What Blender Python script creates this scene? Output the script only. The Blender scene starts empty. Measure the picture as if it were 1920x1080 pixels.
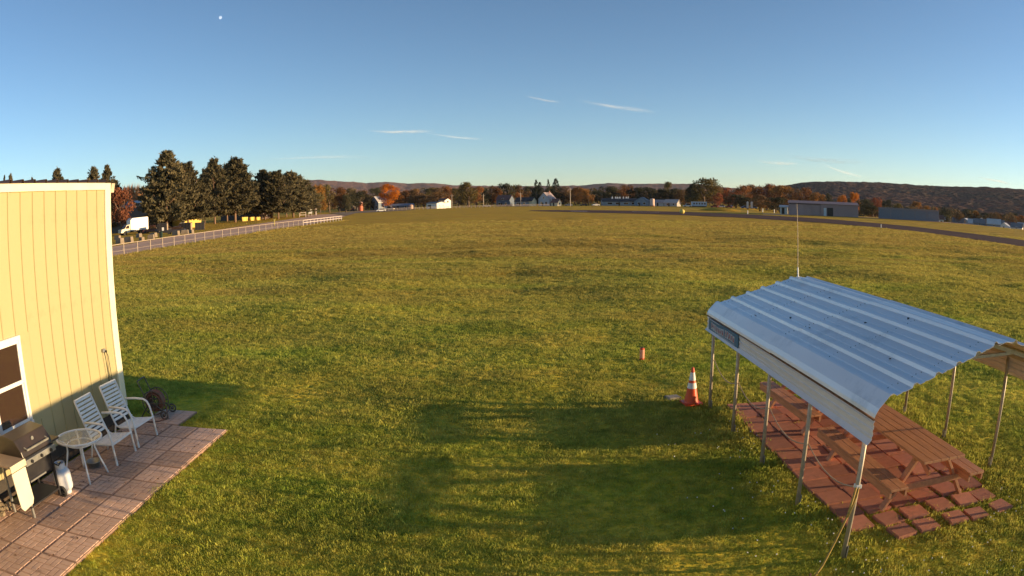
import bpy, bmesh, math, random
import numpy as np
from math import sin, cos, tan, pi, radians as R, atan2, hypot
from mathutils import Vector, Matrix

sc = bpy.context.scene
COL = sc.collection
random.seed(7)
rng = np.random.default_rng(7)

# ------------------------------------------------------------------ camera
CAMZ = 3.85
cam_d = bpy.data.cameras.new('camera')
cam = bpy.data.objects.new('camera', cam_d)
COL.objects.link(cam)
sc.camera = cam
pitch, roll = 0.12682, -0.014808
sp, cp, sr, cr = sin(pitch), cos(pitch), sin(roll), cos(roll)
cam.matrix_world = Matrix(((cr, -sr, 0, 0), (sp*sr, sp*cr, -cp, 0), (cp*sr, cp*cr, sp, CAMZ), (0, 0, 0, 1)))
cam_d.sensor_width = 36.0
cam_d.sensor_fit = 'HORIZONTAL'
cam_d.clip_start = 0.05
cam_d.clip_end = 250000
cam_d.type = 'PANO'                       # the security camera's wide lens with its barrel distortion
PXMM = 1920/36.0/1000.0
for holder in (cam_d, getattr(cam_d, 'cycles', None)):
    if holder is None: continue
    try:
        holder.panorama_type = 'FISHEYE_LENS_POLYNOMIAL'
        holder.fisheye_fov = R(179)
        holder.fisheye_polynomial_k0 = 0.0
        holder.fisheye_polynomial_k1 = -0.76681117*PXMM
        holder.fisheye_polynomial_k2 = 0.0
        holder.fisheye_polynomial_k3 = -0.06050774*PXMM**3
        holder.fisheye_polynomial_k4 = 0.0
    except AttributeError:
        pass

# ------------------------------------------------------------------ sky, sun, exposure
SUN_EL = R(6.3)
SUN_AZ = R(96.6)                           # clockwise from +Y
sdir = Vector((sin(SUN_AZ)*cos(SUN_EL), cos(SUN_AZ)*cos(SUN_EL), sin(SUN_EL)))
world = bpy.data.worlds.new('World')
sc.world = world
world.use_nodes = True
wn = world.node_tree.nodes
bg = wn['Background']
sky = wn.new('ShaderNodeTexSky')
sky.sky_type = 'NISHITA'
sky.sun_disc = False
sky.sun_elevation = SUN_EL
sky.sun_rotation = SUN_AZ
sky.altitude = 200
sky.air_density = 0.72
sky.dust_density = 0.12
sky.ozone_density = 2.0
world.node_tree.links.new(sky.outputs[0], bg.inputs[0])
bg.inputs[1].default_value = 0.12
sun_d = bpy.data.lights.new('sun', 'SUN')
sun_d.energy = 5.0
sun_d.angle = R(0.5)
sun_d.color = (1.0, 0.70, 0.37)
sun = bpy.data.objects.new('sun', sun_d)
COL.objects.link(sun)
sun.rotation_euler = sdir.to_track_quat('Z', 'Y').to_euler()
sc.view_settings.view_transform = 'Standard'
sc.view_settings.look = 'None'
sc.view_settings.gamma = 1
sc.view_settings.use_curve_mapping = False
sc.view_settings.exposure = 0.85
sc.render.engine = 'CYCLES'
sc.cycles.max_bounces = 6
sc.cycles.transparent_max_bounces = 12
sc.cycles.use_denoising = True

# ------------------------------------------------------------------ helpers
class MB:
    """collects simple shapes and links them as one mesh object"""
    def __init__(s): s.v = []; s.f = []
    def add(s, vs, fs):
        o = len(s.v); s.v += [tuple(p) for p in vs]; s.f += [tuple(i+o for i in f) for f in fs]; return s
    def quad(s, a, b, c, d): return s.add([a, b, c, d], [(0, 1, 2, 3)])
    def box(s, c, d, rz=0.0, ry=0.0, rx=0.0, taper=1.0):
        M = Matrix.Rotation(rz, 3, 'Z') @ Matrix.Rotation(ry, 3, 'Y') @ Matrix.Rotation(rx, 3, 'X')
        vs = []
        for z in (-.5, .5):
            k = 1.0 if z < 0 else taper
            for x, y in ((-.5, -.5), (.5, -.5), (.5, .5), (-.5, .5)):
                vs.append(M @ Vector((x*d[0]*k, y*d[1]*k, z*d[2])) + Vector(c))
        return s.add(vs, [(3, 2, 1, 0), (4, 5, 6, 7), (0, 1, 5, 4), (1, 2, 6, 5), (2, 3, 7, 6), (3, 0, 4, 7)])
    def bar(s, p, q, w, h=None, up=(0, 0, 1)):
        h = h or w; p = Vector(p); q = Vector(q); t = (q-p).normalized(); u = Vector(up)
        if abs(t.dot(u)) > .98: u = Vector((1, 0, 0))
        a = t.cross(u).normalized(); b = a.cross(t)
        vs = []
        for o in (p, q):
            for x, y in ((-.5, -.5), (.5, -.5), (.5, .5), (-.5, .5)): vs.append(o + a*x*w + b*y*h)
        return s.add(vs, [(0, 1, 2, 3), (7, 6, 5, 4), (0, 4, 5, 1), (1, 5, 6, 2), (2, 6, 7, 3), (3, 7, 4, 0)])
    def tube(s, pts, r, n=8, cap=True):
        pts = [Vector(p) for p in pts]; rs = r if isinstance(r, (list, tuple)) else [r]*len(pts)
        o = len(s.v); prev = None
        for i, p in enumerate(pts):
            t = (pts[min(i+1, len(pts)-1)]-pts[max(i-1, 0)]).normalized()
            if prev is None:
                u = Vector((0, 0, 1)) if abs(t.z) < .9 else Vector((1, 0, 0)); a = t.cross(u).normalized()
            else: a = (prev - t*prev.dot(t)).normalized()
            prev = a; b = t.cross(a)
            for k in range(n):
                s.v.append(tuple(p + (a*cos(2*pi*k/n)+b*sin(2*pi*k/n))*rs[i]))
        m = len(pts)
        for i in range(m-1):
            for k in range(n):
                k2 = (k+1) % n; s.f.append((o+i*n+k, o+i*n+k2, o+(i+1)*n+k2, o+(i+1)*n+k))
        if cap:
            s.f.append(tuple(o+k for k in reversed(range(n)))); s.f.append(tuple(o+(m-1)*n+k for k in range(n)))
        return s
    def ring(s, c, r, tr, n=32, m=8, axis='Z'):
        pts = []
        for i in range(n):
            a = 2*pi*i/n
            for k in range(m):
                b = 2*pi*k/m; q = (cos(a)*(r+tr*cos(b)), sin(a)*(r+tr*cos(b)), tr*sin(b))
                if axis == 'X': q = (q[2], q[0], q[1])
                if axis == 'Y': q = (q[0], q[2], q[1])
                pts.append((c[0]+q[0], c[1]+q[1], c[2]+q[2]))
        fs = [(i*m+k, ((i+1) % n)*m+k, ((i+1) % n)*m+(k+1) % m, i*m+(k+1) % m) for i in range(n) for k in range(m)]
        return s.add(pts, fs)
    def lathe(s, prof, c=(0, 0, 0), n=20, axis='Z'):
        pts = []
        for r, z in prof:
            for k in range(n):
                a = 2*pi*k/n; q = (cos(a)*r, sin(a)*r, z)
                if axis == 'X': q = (q[2], q[0], q[1])
                if axis == 'Y': q = (q[1], q[2], q[0])
                pts.append((c[0]+q[0], c[1]+q[1], c[2]+q[2]))
        m = len(prof)
        fs = [(i*n+k, i*n+(k+1) % n, (i+1)*n+(k+1) % n, (i+1)*n+k) for i in range(m-1) for k in range(n)]
        fs += [tuple(reversed(range(n))), tuple((m-1)*n+k for k in range(n))]
        return s.add(pts, fs)
    def prism(s, poly, y0, y1, axis='Y'):
        """poly in (x,z), extruded along Y (or in (y,z) along X)"""
        n = len(poly)
        mk = (lambda p, t: (p[0], t, p[1])) if axis == 'Y' else ((lambda p, t: (t, p[0], p[1])) if axis == 'X' else (lambda p, t: (p[0], p[1], t)))
        vs = [mk(p, y0) for p in poly]+[mk(p, y1) for p in poly]
        fs = [tuple(range(n)), tuple(reversed(range(n, 2*n)))]+[(i, i+n, (i+1) % n+n, (i+1) % n) for i in range(n)]
        return s.add(vs, fs)
    def mesh(s, name, smooth=False, fix=True):
        me = bpy.data.meshes.new(name); me.from_pydata(s.v, [], s.f); 
        if fix:
            bm = bmesh.new(); bm.from_mesh(me); bmesh.ops.recalc_face_normals(bm, faces=bm.faces); bm.to_mesh(me); bm.free()
        if smooth:
            me.polygons.foreach_set('use_smooth', [True]*len(me.polygons))
        me.update(); return me
    def build(s, name, mat, parent=None, smooth=False, loc=None, bevel=0):
        me = s.mesh(name, smooth); mat and me.materials.append(mat)
        o = bpy.data.objects.new(name, me); COL.objects.link(o)
        if parent: o.parent = parent
        if loc: o.location = loc
        if bevel:
            b = o.modifiers.new('bevel', 'BEVEL'); b.width = bevel; b.segments = 2; b.limit_method = 'ANGLE'
        return o

def np_mesh(name, V, F, mat, smooth=False):
    V = np.asarray(V, np.float32); F = np.asarray(F, np.int32); k = F.shape[1]
    me = bpy.data.meshes.new(name)
    me.vertices.add(len(V)); me.vertices.foreach_set('co', V.ravel())
    me.loops.add(F.size); me.loops.foreach_set('vertex_index', F.ravel())
    me.polygons.add(len(F)); me.polygons.foreach_set('loop_start', np.arange(0, F.size, k, dtype=np.int32))
    try: me.polygons.foreach_set('loop_total', np.full(len(F), k, np.int32))
    except Exception: pass
    if smooth: me.polygons.foreach_set('use_smooth', np.ones(len(F), bool))
    me.update(calc_edges=True); me.validate()
    if mat: me.materials.append(mat)
    return me

def link(name, me, parent=None, loc=(0, 0, 0)):
    o = bpy.data.objects.new(name, me); COL.objects.link(o); o.location = loc
    if parent: o.parent = parent
    return o

def tag(o, label=None, cat=None, group=None, kind=None):
    if label: o['label'] = label
    if cat: o['category'] = cat
    if group: o['group'] = group
    if kind: o['kind'] = kind
    return o

def thing(name, label, cat, loc=(0, 0, 0), rz=0.0, group=None, kind=None):
    o = bpy.data.objects.new(name, None); COL.objects.link(o)
    o.empty_display_size = .2; o.location = loc; o.rotation_euler = (0, 0, rz)
    return tag(o, label, cat, group, kind)

def copy_tree(o, parent=None):
    c = o.copy(); COL.objects.link(c)
    if parent is not None: c.parent = parent
    for ch in list(o.children): copy_tree(ch, c)
    return c

def at(az, d, z=0.0):
    a = R(az); return Vector((sin(a)*d, cos(a)*d, z))

# smooth value noise on a lattice
_tab = np.random.default_rng(11).random((256, 256))
def vnoise(x, y):
    xi = np.floor(x).astype(int); yi = np.floor(y).astype(int); fx = x-xi; fy = y-yi
    fx = fx*fx*(3-2*fx); fy = fy*fy*(3-2*fy)
    a = _tab[xi % 256, yi % 256]; b = _tab[(xi+1) % 256, yi % 256]; c = _tab[xi % 256, (yi+1) % 256]; d = _tab[(xi+1) % 256, (yi+1) % 256]
    return (a*(1-fx)+b*fx)*(1-fy)+(c*(1-fx)+d*fx)*fy
def sstep(t): t = np.clip(t, 0, 1); return t*t*(3-2*t)

def terrain(x, y):
    """flat airfield with gentle undulations; the land drops into a valley at the right"""
    x = np.asarray(x, float); y = np.asarray(y, float); d = np.hypot(x, y); a = np.degrees(np.arctan2(x, y))
    edge = 240-44*np.clip((a-33)/11, 0, 1)
    z = -6*sstep((d-edge)/200)*sstep((a-18)/8)*sstep((120-a)/40)
    far = sstep((d-13)/14)*sstep((95-d)/30)
    z = z+far*(0.33*(vnoise(x/7.0+40, y/5.0+9)-.5)+0.13*(vnoise(x/2.6+3, y/2.0)-.5))*sstep((x+39)/6)
    mid = sstep((d-5)/6)
    paved = sstep((np.abs(x-5.5)-2.6)/.8+sstep((np.abs(y-9)-4)/.8))
    z = z+mid*0.05*(vnoise(x/1.7+80, y/1.3+7)-.5)*paved*sstep((x+5.1)/1.0)
    return z

# ------------------------------------------------------------------ materials
def nt(name):
    m = bpy.data.materials.new(name); m.use_nodes = True
    return m, m.node_tree.nodes, m.node_tree.links, m.node_tree.nodes['Principled BSDF']

def mix_rgb(n, l, fac, a, b, mode='MIX'):
    x = n.new('ShaderNodeMix'); x.data_type = 'RGBA'; x.blend_type = mode
    for sock, val in ((x.inputs[0], fac), (x.inputs[6], a), (x.inputs[7], b)):
        if hasattr(val, 'links'): l.new(val, sock)
        elif isinstance(val, (tuple, list)): sock.default_value = (*val[:3], 1)
        else: sock.default_value = val
    return x.outputs[2]

def noise(n, l, scale, detail=4, rough=.55, vec=None, lo=None, hi=None, stretch=None, coord='Object'):
    t = n.new('ShaderNodeTexNoise'); t.inputs['Scale'].default_value = scale; t.inputs['Detail'].default_value = detail
    t.inputs['Roughness'].default_value = rough
    if vec is None:
        tc = n.new('ShaderNodeTexCoord') if coord != 'World' else n.new('ShaderNodeNewGeometry')
        vec = tc.outputs['Object'] if coord != 'World' else tc.outputs['Position']
    if stretch:
        mp = n.new('ShaderNodeMapping'); mp.inputs['Scale'].default_value = stretch; l.new(vec, mp.inputs[0]); vec = mp.outputs[0]
    l.new(vec, t.inputs['Vector'])
    out = t.outputs['Fac']
    if lo is not None:
        mr = n.new('ShaderNodeMapRange'); mr.inputs[1].default_value = lo; mr.inputs[2].default_value = hi
        l.new(out, mr.inputs[0]); out = mr.outputs[0]
    return out

def mat(name, c, c2=None, scale=6, rough=.6, metal=0.0, bump=0.0, bscale=40, stretch=None, lo=.35, hi=.65, coord='Object', spec=.5, dirt=None, dscale=2.0):
    m, n, l, b = nt(name)
    b.inputs['Roughness'].default_value = rough; b.inputs['Metallic'].default_value = metal
    b.inputs['Specular IOR Level'].default_value = spec
    if c2 is None: c2 = tuple(v*.82 for v in c)
    col = mix_rgb(n, l, noise(n, l, scale, lo=lo, hi=hi, stretch=stretch, coord=coord), c, c2)
    if dirt: col = mix_rgb(n, l, noise(n, l, dscale, 6, .7, lo=.55, hi=.8, coord=coord), col, dirt)
    l.new(col, b.inputs['Base Color'])
    if bump:
        bp = n.new('ShaderNodeBump'); bp.inputs['Strength'].default_value = bump; bp.inputs['Distance'].default_value = .02
        l.new(noise(n, l, bscale, 5, .6, stretch=stretch, coord=coord), bp.inputs['Height']); l.new(bp.outputs[0], b.inputs['Normal'])
    return m

def leaf_mat(name, c, c2, scale=.5, trans=.25):
    m, n, l, b = nt(name)
    n.remove(b)
    col = mix_rgb(n, l, noise(n, l, scale, 3, lo=.35, hi=.65, coord='World'), c, c2)
    oi = n.new('ShaderNodeObjectInfo')
    hs = n.new('ShaderNodeHueSaturation'); l.new(col, hs.inputs['Color'])
    mr = n.new('ShaderNodeMapRange'); mr.inputs[3].default_value = .75; mr.inputs[4].default_value = 1.25
    l.new(oi.outputs['Random'], mr.inputs[0]); l.new(mr.outputs[0], hs.inputs['Value']); col = hs.outputs[0]
    d = n.new('ShaderNodeBsdfDiffuse'); t = n.new('ShaderNodeBsdfTranslucent'); x = n.new('ShaderNodeMixShader')
    x.inputs[0].default_value = trans
    l.new(col, d.inputs[0]); l.new(col, t.inputs[0]); l.new(d.outputs[0], x.inputs[1]); l.new(t.outputs[0], x.inputs[2])
    l.new(x.outputs[0], n['Material Output'].inputs[0])
    return m

M = {}
M['siding'] = mat('yellow_siding', (.44, .385, .205), (.405, .355, .187), 1.2, .55, bump=.05, bscale=60, stretch=(1, 1, .1), dirt=(.37, .29, .15), dscale=1.6)
M['trim'] = mat('cream_trim', (.84, .80, .58), (.78, .74, .52), 2, .5)
M['white'] = mat('white_paint', (.82, .81, .78), (.74, .73, .70), 3, .45)
M['white_metal'] = mat('white_chair_enamel', (.84, .83, .81), (.76, .75, .73), 8, .4)
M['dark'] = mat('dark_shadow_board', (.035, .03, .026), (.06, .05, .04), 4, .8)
M['black_metal'] = mat('black_enamel', (.018, .018, .022), (.035, .033, .035), 5, .38)
M['grey_metal'] = mat('galvanised_steel', (.42, .42, .40), (.30, .30, .28), 9, .45, .6)
M['roof_metal'] = mat('painted_roof_sheet', (.92, .885, .86), (.80, .77, .75), 1.5, .34, .38, stretch=(1, .2, 1), dirt=(.50, .50, .50), dscale=1.2)
M['flap_metal'] = mat('painted_side_sheet', (.74, .71, .70), (.64, .60, .58), 1.5, .5, .05, stretch=(1, .2, 1), dirt=(.56, .50, .46), dscale=1.5)
M['post'] = mat('galvanised_post', (.52, .45, .36), (.40, .34, .27), 8, .5, .15, dirt=(.25, .17, .10), dscale=5)
M['wood'] = mat('brown_stained_plank', (.58, .265, .125), (.44, .195, .095), 3, .6, stretch=(8, .8, 8), bump=.25, bscale=20)
M['rust'] = mat('rusty_edge', (.20, .09, .05), (.10, .05, .03), 12, .8)
def paver_mat(name, c, c2):
    m, n, l, b = nt(name)
    oi = n.new('ShaderNodeObjectInfo')
    col = mix_rgb(n, l, noise(n, l, 9, 6, .65, lo=.3, hi=.7), c, c2)
    hs = n.new('ShaderNodeHueSaturation'); mr = n.new('ShaderNodeMapRange'); mr.inputs[3].default_value = .68; mr.inputs[4].default_value = 1.22
    l.new(oi.outputs['Random'], mr.inputs[0]); l.new(mr.outputs[0], hs.inputs['Value']); l.new(col, hs.inputs['Color'])
    col = mix_rgb(n, l, noise(n, l, 3, 5, .7, lo=.58, hi=.75, coord='World'), hs.outputs[0], tuple(v*.5 for v in c2))
    l.new(col, b.inputs['Base Color']); b.inputs['Roughness'].default_value = .85
    bp = n.new('ShaderNodeBump'); bp.inputs['Strength'].default_value = .35; bp.inputs['Distance'].default_value = .01
    l.new(noise(n, l, 60, 5, .65), bp.inputs['Height']); l.new(bp.outputs[0], b.inputs['Normal'])
    return m
M['patio'] = paver_mat('tan_concrete_paver', (.66, .45, .34), (.55, .36, .265))
M['red_paver'] = paver_mat('red_concrete_paver', (.54, .205, .118), (.42, .16, .09))
M['stone'] = mat('grey_stone', (.30, .27, .23), (.20, .18, .15), 6, .9, bump=.5, bscale=12)
M['concrete'] = mat('concrete', (.30, .235, .165), (.22, .17, .12), 1.5, .9, bump=.3, bscale=8)
M['soil'] = mat('dark_soil', (.09, .065, .045), (.05, .035, .025), 14, .95, bump=.6, bscale=30)
M['asphalt'] = mat('worn_asphalt', (.80, .49, .32), (.68, .42, .275), .25, .95, spec=.05, coord='World')
M['runway'] = mat('runway_asphalt', (.15, .088, .068), (.115, .07, .056), .12, .95, spec=.03, coord='World')
M['paint'] = mat('white_road_paint', (.6, .58, .54), (.45, .43, .40), .6, .8, coord='World')
M['cone'] = mat('orange_cone_plastic', (.72, .085, .02), (.62, .07, .02), 4, .42)
M['reflect'] = mat('white_reflective_band', (.80, .79, .76), (.72, .71, .69), 5, .35)
M['rubber'] = mat('black_rubber', (.02, .02, .02), (.035, .033, .03), 8, .75)
M['hose'] = mat('brown_garden_hose', (.22, .10, .06), (.16, .07, .045), 6, .5)
M['yellow_rope'] = mat('yellow_rope', (.45, .30, .06), (.34, .22, .05), 30, .8)
M['tank'] = mat('white_tank_paint', (.72, .73, .76), (.62, .63, .66), 5, .35)
M['sign_blue'] = mat('blue_sign_paint', (.035, .12, .24), (.05, .16, .27), 4, .5)
M['sign_red'] = mat('red_sign_paint', (.42, .06, .07), (.36, .05, .06), 6, .5)
M['sign_pale'] = mat('pale_sign_paint', (.50, .52, .58), (.42, .45, .52), 6, .5)
M['bark'] = mat('bark', (.17, .115, .08), (.11, .075, .05), 2, .9)
M['pine_bark'] = mat('pine_bark', (.30, .19, .13), (.20, .12, .085), 2, .9)
def glass(name, tint, rough=.03):
    m, n, l, b = nt(name)
    b.inputs['Base Color'].default_value = (*tint, 1); b.inputs['Roughness'].default_value = rough; b.inputs['Specular IOR Level'].default_value = .8
    return m
M['pane'] = glass('dark_window_glass', (.045, .026, .02))
m, n, l, b = nt('table_glass'); b.inputs['Base Color'].default_value = (.75, .78, .74, 1); b.inputs['Roughness'].default_value = .12
tr = n.new('ShaderNodeBsdfTransparent'); mx = n.new('ShaderNodeMixShader'); mx.inputs[0].default_value = .28
l.new(tr.outputs[0], mx.inputs[1]); l.new(b.outputs[0], mx.inputs[2]); l.new(mx.outputs[0], n['Material Output'].inputs[0]); M['table_glass'] = m

# lawn: mown autumn grass, green with straw patches
def lawn_colour(n, l):
    g = n.new('ShaderNodeNewGeometry'); pos = g.outputs['Position']
    big = noise(n, l, .10, 4, .6, vec=pos, lo=.40, hi=.60, stretch=(.55, 1.3, 1))
    mid = noise(n, l, .42, 6, .72, vec=pos, lo=.36, hi=.64, stretch=(.6, 1, 1))
    fine = noise(n, l, 5.0, 4, .7, vec=pos, lo=.30, hi=.70)
    c = mix_rgb(n, l, fine, (.165, .30, .038), (.42, .475, .078))
    c2 = mix_rgb(n, l, fine, (.39, .43, .066), (.72, .62, .15))
    c = mix_rgb(n, l, mid, c, c2)
    c3 = mix_rgb(n, l, fine, (.25, .20, .05), (.44, .335, .095))
    dist = n.new('ShaderNodeSeparateXYZ'); l.new(pos, dist.inputs[0])
    mr = n.new('ShaderNodeMapRange'); mr.inputs[1].default_value = 9; mr.inputs[2].default_value = 60; mr.inputs[3].default_value = 0.0; mr.inputs[4].default_value = .70
    l.new(dist.outputs[1], mr.inputs[0])
    mt = n.new('ShaderNodeMath'); mt.operation = 'MULTIPLY'; l.new(big, mt.inputs[0]); mt.inputs[1].default_value = .45
    ma = n.new('ShaderNodeMath'); ma.operation = 'ADD'; ma.use_clamp = True; l.new(mt.outputs[0], ma.inputs[0]); l.new(mr.outputs[0], ma.inputs[1])
    c = mix_rgb(n, l, ma.outputs[0], c, c3)
    mpx = n.new('ShaderNodeMapping'); mpx.inputs['Rotation'].default_value = (0, 0, R(28)); mpx.inputs['Scale'].default_value = (.035, .42, 1); l.new(pos, mpx.inputs[0])
    st_ = noise(n, l, 1.0, 4, .6, vec=mpx.outputs[0], lo=.40, hi=.62)
    mq = n.new('ShaderNodeMath'); mq.operation = 'MULTIPLY'; l.new(st_, mq.inputs[0]); l.new(mr.outputs[0], mq.inputs[1])
    return mix_rgb(n, l, mq.outputs[0], c, (.47, .35, .105)), pos
m, n, l, b = nt('lawn'); c, pos = lawn_colour(n, l); c = mix_rgb(n, l, 1.0, c, (1.3, 1.04, .48), 'MULTIPLY'); l.new(c, b.inputs['Base Color']); b.inputs['Roughness'].default_value = 1.0; b.inputs['Specular IOR Level'].default_value = .1
nz = n.new('ShaderNodeTexNoise'); nz.inputs['Scale'].default_value = 9; nz.inputs['Detail'].default_value = 4; nz.inputs['Roughness'].default_value = .8; l.new(pos, nz.inputs['Vector'])
big_ = n.new('ShaderNodeTexNoise'); big_.inputs['Scale'].default_value = .45; big_.inputs['Detail'].default_value = 5; big_.inputs['Roughness'].default_value = .65; mpb = n.new('ShaderNodeMapping'); mpb.inputs['Scale'].default_value = (.5, 1, 1); l.new(pos, mpb.inputs[0]); l.new(mpb.outputs[0], big_.inputs['Vector'])
def vm(op, a_, b_):
    q = n.new('ShaderNodeVectorMath'); q.operation = op
    for sock, v in ((q.inputs[0], a_), (q.inputs[1], b_)):
        if hasattr(v, 'links'): l.new(v, sock)
        else: sock.default_value = v
    return q.outputs[0]
t1 = vm('MULTIPLY', vm('SUBTRACT', nz.outputs['Color'], (.5, .5, .5)), (8.5, 8.5, 0)); t2 = vm('MULTIPLY', vm('SUBTRACT', big_.outputs['Color'], (.5, .5, .5)), (2.2, 2.2, 0))
gn = n.new('ShaderNodeNewGeometry'); l.new(vm('NORMALIZE', vm('ADD', gn.outputs['Normal'], vm('ADD', t1, t2)), (0, 0, 0)), b.inputs['Normal']); M['lawn'] = m
m, n, l, b = nt('grass_blade'); n.remove(b); c, pos = lawn_colour(n, l)
oi = n.new('ShaderNodeObjectInfo'); hs = n.new('ShaderNodeHueSaturation'); l.new(c, hs.inputs['Color'])
mr = n.new('ShaderNodeMapRange'); mr.inputs[3].default_value = .75; mr.inputs[4].default_value = 1.45; l.new(oi.outputs['Random'], mr.inputs[0]); l.new(mr.outputs[0], hs.inputs['Value'])
d = n.new('ShaderNodeBsdfDiffuse'); t = n.new('ShaderNodeBsdfTranslucent'); x = n.new('ShaderNodeMixShader'); x.inputs[0].default_value = .45
l.new(hs.outputs[0], d.inputs[0]); l.new(hs.outputs[0], t.inputs[0]); l.new(d.outputs[0], x.inputs[1]); l.new(t.outputs[0], x.inputs[2]); l.new(x.outputs[0], n['Material Output'].inputs[0])
M['blade'] = m
# ================================================================== GROUND AND SETTING
def ground_mesh():
    az_f = np.radians(np.linspace(-56, 56, 620)); az_b = np.radians(np.linspace(56, 304, 90)[1:-1])
    az = np.concatenate([az_f, az_b]); rad = [0.6]
    while rad[-1] < 14000: rad.append(rad[-1]*1.021+.01)
    rad = np.array(rad); A, D = np.meshgrid(az, rad)
    X = np.sin(A)*D; Y = np.cos(A)*D; Z = terrain(X, Y)
    nA, nR = len(az), len(rad); V = np.stack([X, Y, Z], -1).reshape(-1, 3)
    i = np.arange(nR-1)[:, None]*nA; j = np.arange(nA)[None]; j2 = (j+1) % nA
    F = np.stack([i+j, i+j2, i+nA+j2, i+nA+j], -1).reshape(-1, 4)[:, ::-1]
    V = np.vstack([V, [[0, 0, 0]]]); 
    cap = np.stack([np.arange(nA), (np.arange(nA)+1) % nA, np.full(nA, len(V)-1), np.full(nA, len(V)-1)], -1)
    me = bpy.data.meshes.new('ground'); 
    faces = F.tolist()+[[c[1], c[0], c[2]] for c in cap.tolist()]
    me.from_pydata(V.tolist(), [], faces); me.polygons.foreach_set('use_smooth', np.ones(len(faces), bool)); me.update(); me.materials.append(M['lawn'])
    return me
tag(link('ground', ground_mesh()), 'broad mown grass airfield of green and straw coloured turf', kind='structure')

def sheet(name, near, far, mat_, lift=.05, sub=4, label=None):
    """a strip between two edges, laid just above the ground"""
    V = []; F = []
    def dens(p):
        out = []
        for a, b in zip(p[:-1], p[1:]):
            for k in range(sub): out.append((a[0]+(b[0]-a[0])*k/sub, a[1]+(b[1]-a[1])*k/sub))
        return out+[p[-1]]
    n_, f_ = dens(near), dens(far); m_ = 5
    for a, b in zip(n_, f_):
        for k in range(m_):
            t = k/(m_-1); x = a[0]+(b[0]-a[0])*t; y = a[1]+(b[1]-a[1])*t
            V.append((x, y, float(terrain(x, y))+lift))
    for i in range(len(n_)-1):
        for k in range(m_-1): F.append((i*m_+k, i*m_+k+1, (i+1)*m_+k+1, (i+1)*m_+k))
    me = bpy.data.meshes.new(name); me.from_pydata(V, [], F); me.update(); me.materials.append(mat_)
    bm = bmesh.new(); bm.from_mesh(me); bmesh.ops.recalc_face_normals(bm, faces=bm.faces); 
    if sum(f.normal.z for f in bm.faces) < 0: bmesh.ops.reverse_faces(bm, faces=bm.faces)
    bm.to_mesh(me); bm.free()
    return tag(link(name, me), label, kind='structure')
sheet('road', [(-41.5, 20), (-41.5, 60), (-41.8, 100), (-43, 140), (-46, 175), (-56, 230), (-76, 290)],
      [(-50, 20), (-55, 70), (-58, 100), (-62, 140), (-68, 190), (-76, 250), (-92, 300)], M['asphalt'], label='pale grey tarmac road behind the chain link fence')
rw = sheet('runway', [(58, 0), (61, 35), (64, 66), (67, 98), (62.5, 125), (53.5, 149), (39, 175), (21.6, 199), (9.5, 226), (6, 240)],
           [(75, 0), (78, 40), (80.5, 82), (83.1, 123), (79, 160), (68.7, 190), (49, 222), (26.9, 242), (14, 250), (7, 246)], M['runway'], label='dark tarmac runway strip across the far side of the field')
for (a, b, c_, d_) in (((19, 222), (24, 218), (24.6, 222), (19.6, 226)), ((36.5, 208), (43, 199), (44, 202), (37.5, 211))):
    mk = MB().quad((*a, .06), (*b, .06), (*c_, .06), (*d_, .06)).build('marking', M['paint'], rw)
M['weeds'] = mat('reddish_dry_weeds', (.22, .125, .07), (.16, .11, .05), .4, 1, coord='World')
sheet('verge', [(-55, 226), (-66, 290), (-56, 300), (-46, 340)], [(-74, 288), (-92, 340), (-80, 380), (-66, 400)], M['weeds'], lift=.09, label='strip of reddish dry weeds beyond the road end')
sheet('apron', [(76, 196), (94, 200), (112, 191), (128, 178), (140, 168)], [(80, 208), (99, 205), (116, 196), (133, 182), (146, 172)], M['asphalt'], lift=.06, label='grey paved strip in front of the long hangar')

# ---- hills: forested ridges with a rough canopy
FAR = [(-75, .9), (-60, .9), (-45.08, 1.3), (-29.84, 1.96), (-23.18, 2.33), (-17.65, 2.21), (-15.83, 2.17), (-14.03, 1.96), (-11.79, 1.73), (-10.01, 1.76), (-8.68, 1.58), (-6.91, 1.57), (-4.27, 1.28), (-1.19, 1.17), (2.32, 1.12), (5.84, 1.14), (8.05, 1.36), (9.82, 1.28), (12.5, 1.34), (15.19, 1.34), (17.0, 1.15), (20.65, 0.97), (29.12, 0.55), (44.23, 0.16), (60, .1)]
NEAR = [(13.5, -.25), (16.08, 0.16), (17.9, 0.64), (19.74, 1.03), (21.58, 1.25), (23.45, 1.44), (24.39, 1.65), (25.8, 1.78), (27.23, 1.88), (29.14, 1.91), (31.08, 1.95), (33.03, 1.95), (36.01, 1.92), (39.05, 1.99), (42.16, 2.13), (45.27, 2.14), (60, 2.3), (75, 1.6)]
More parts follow.
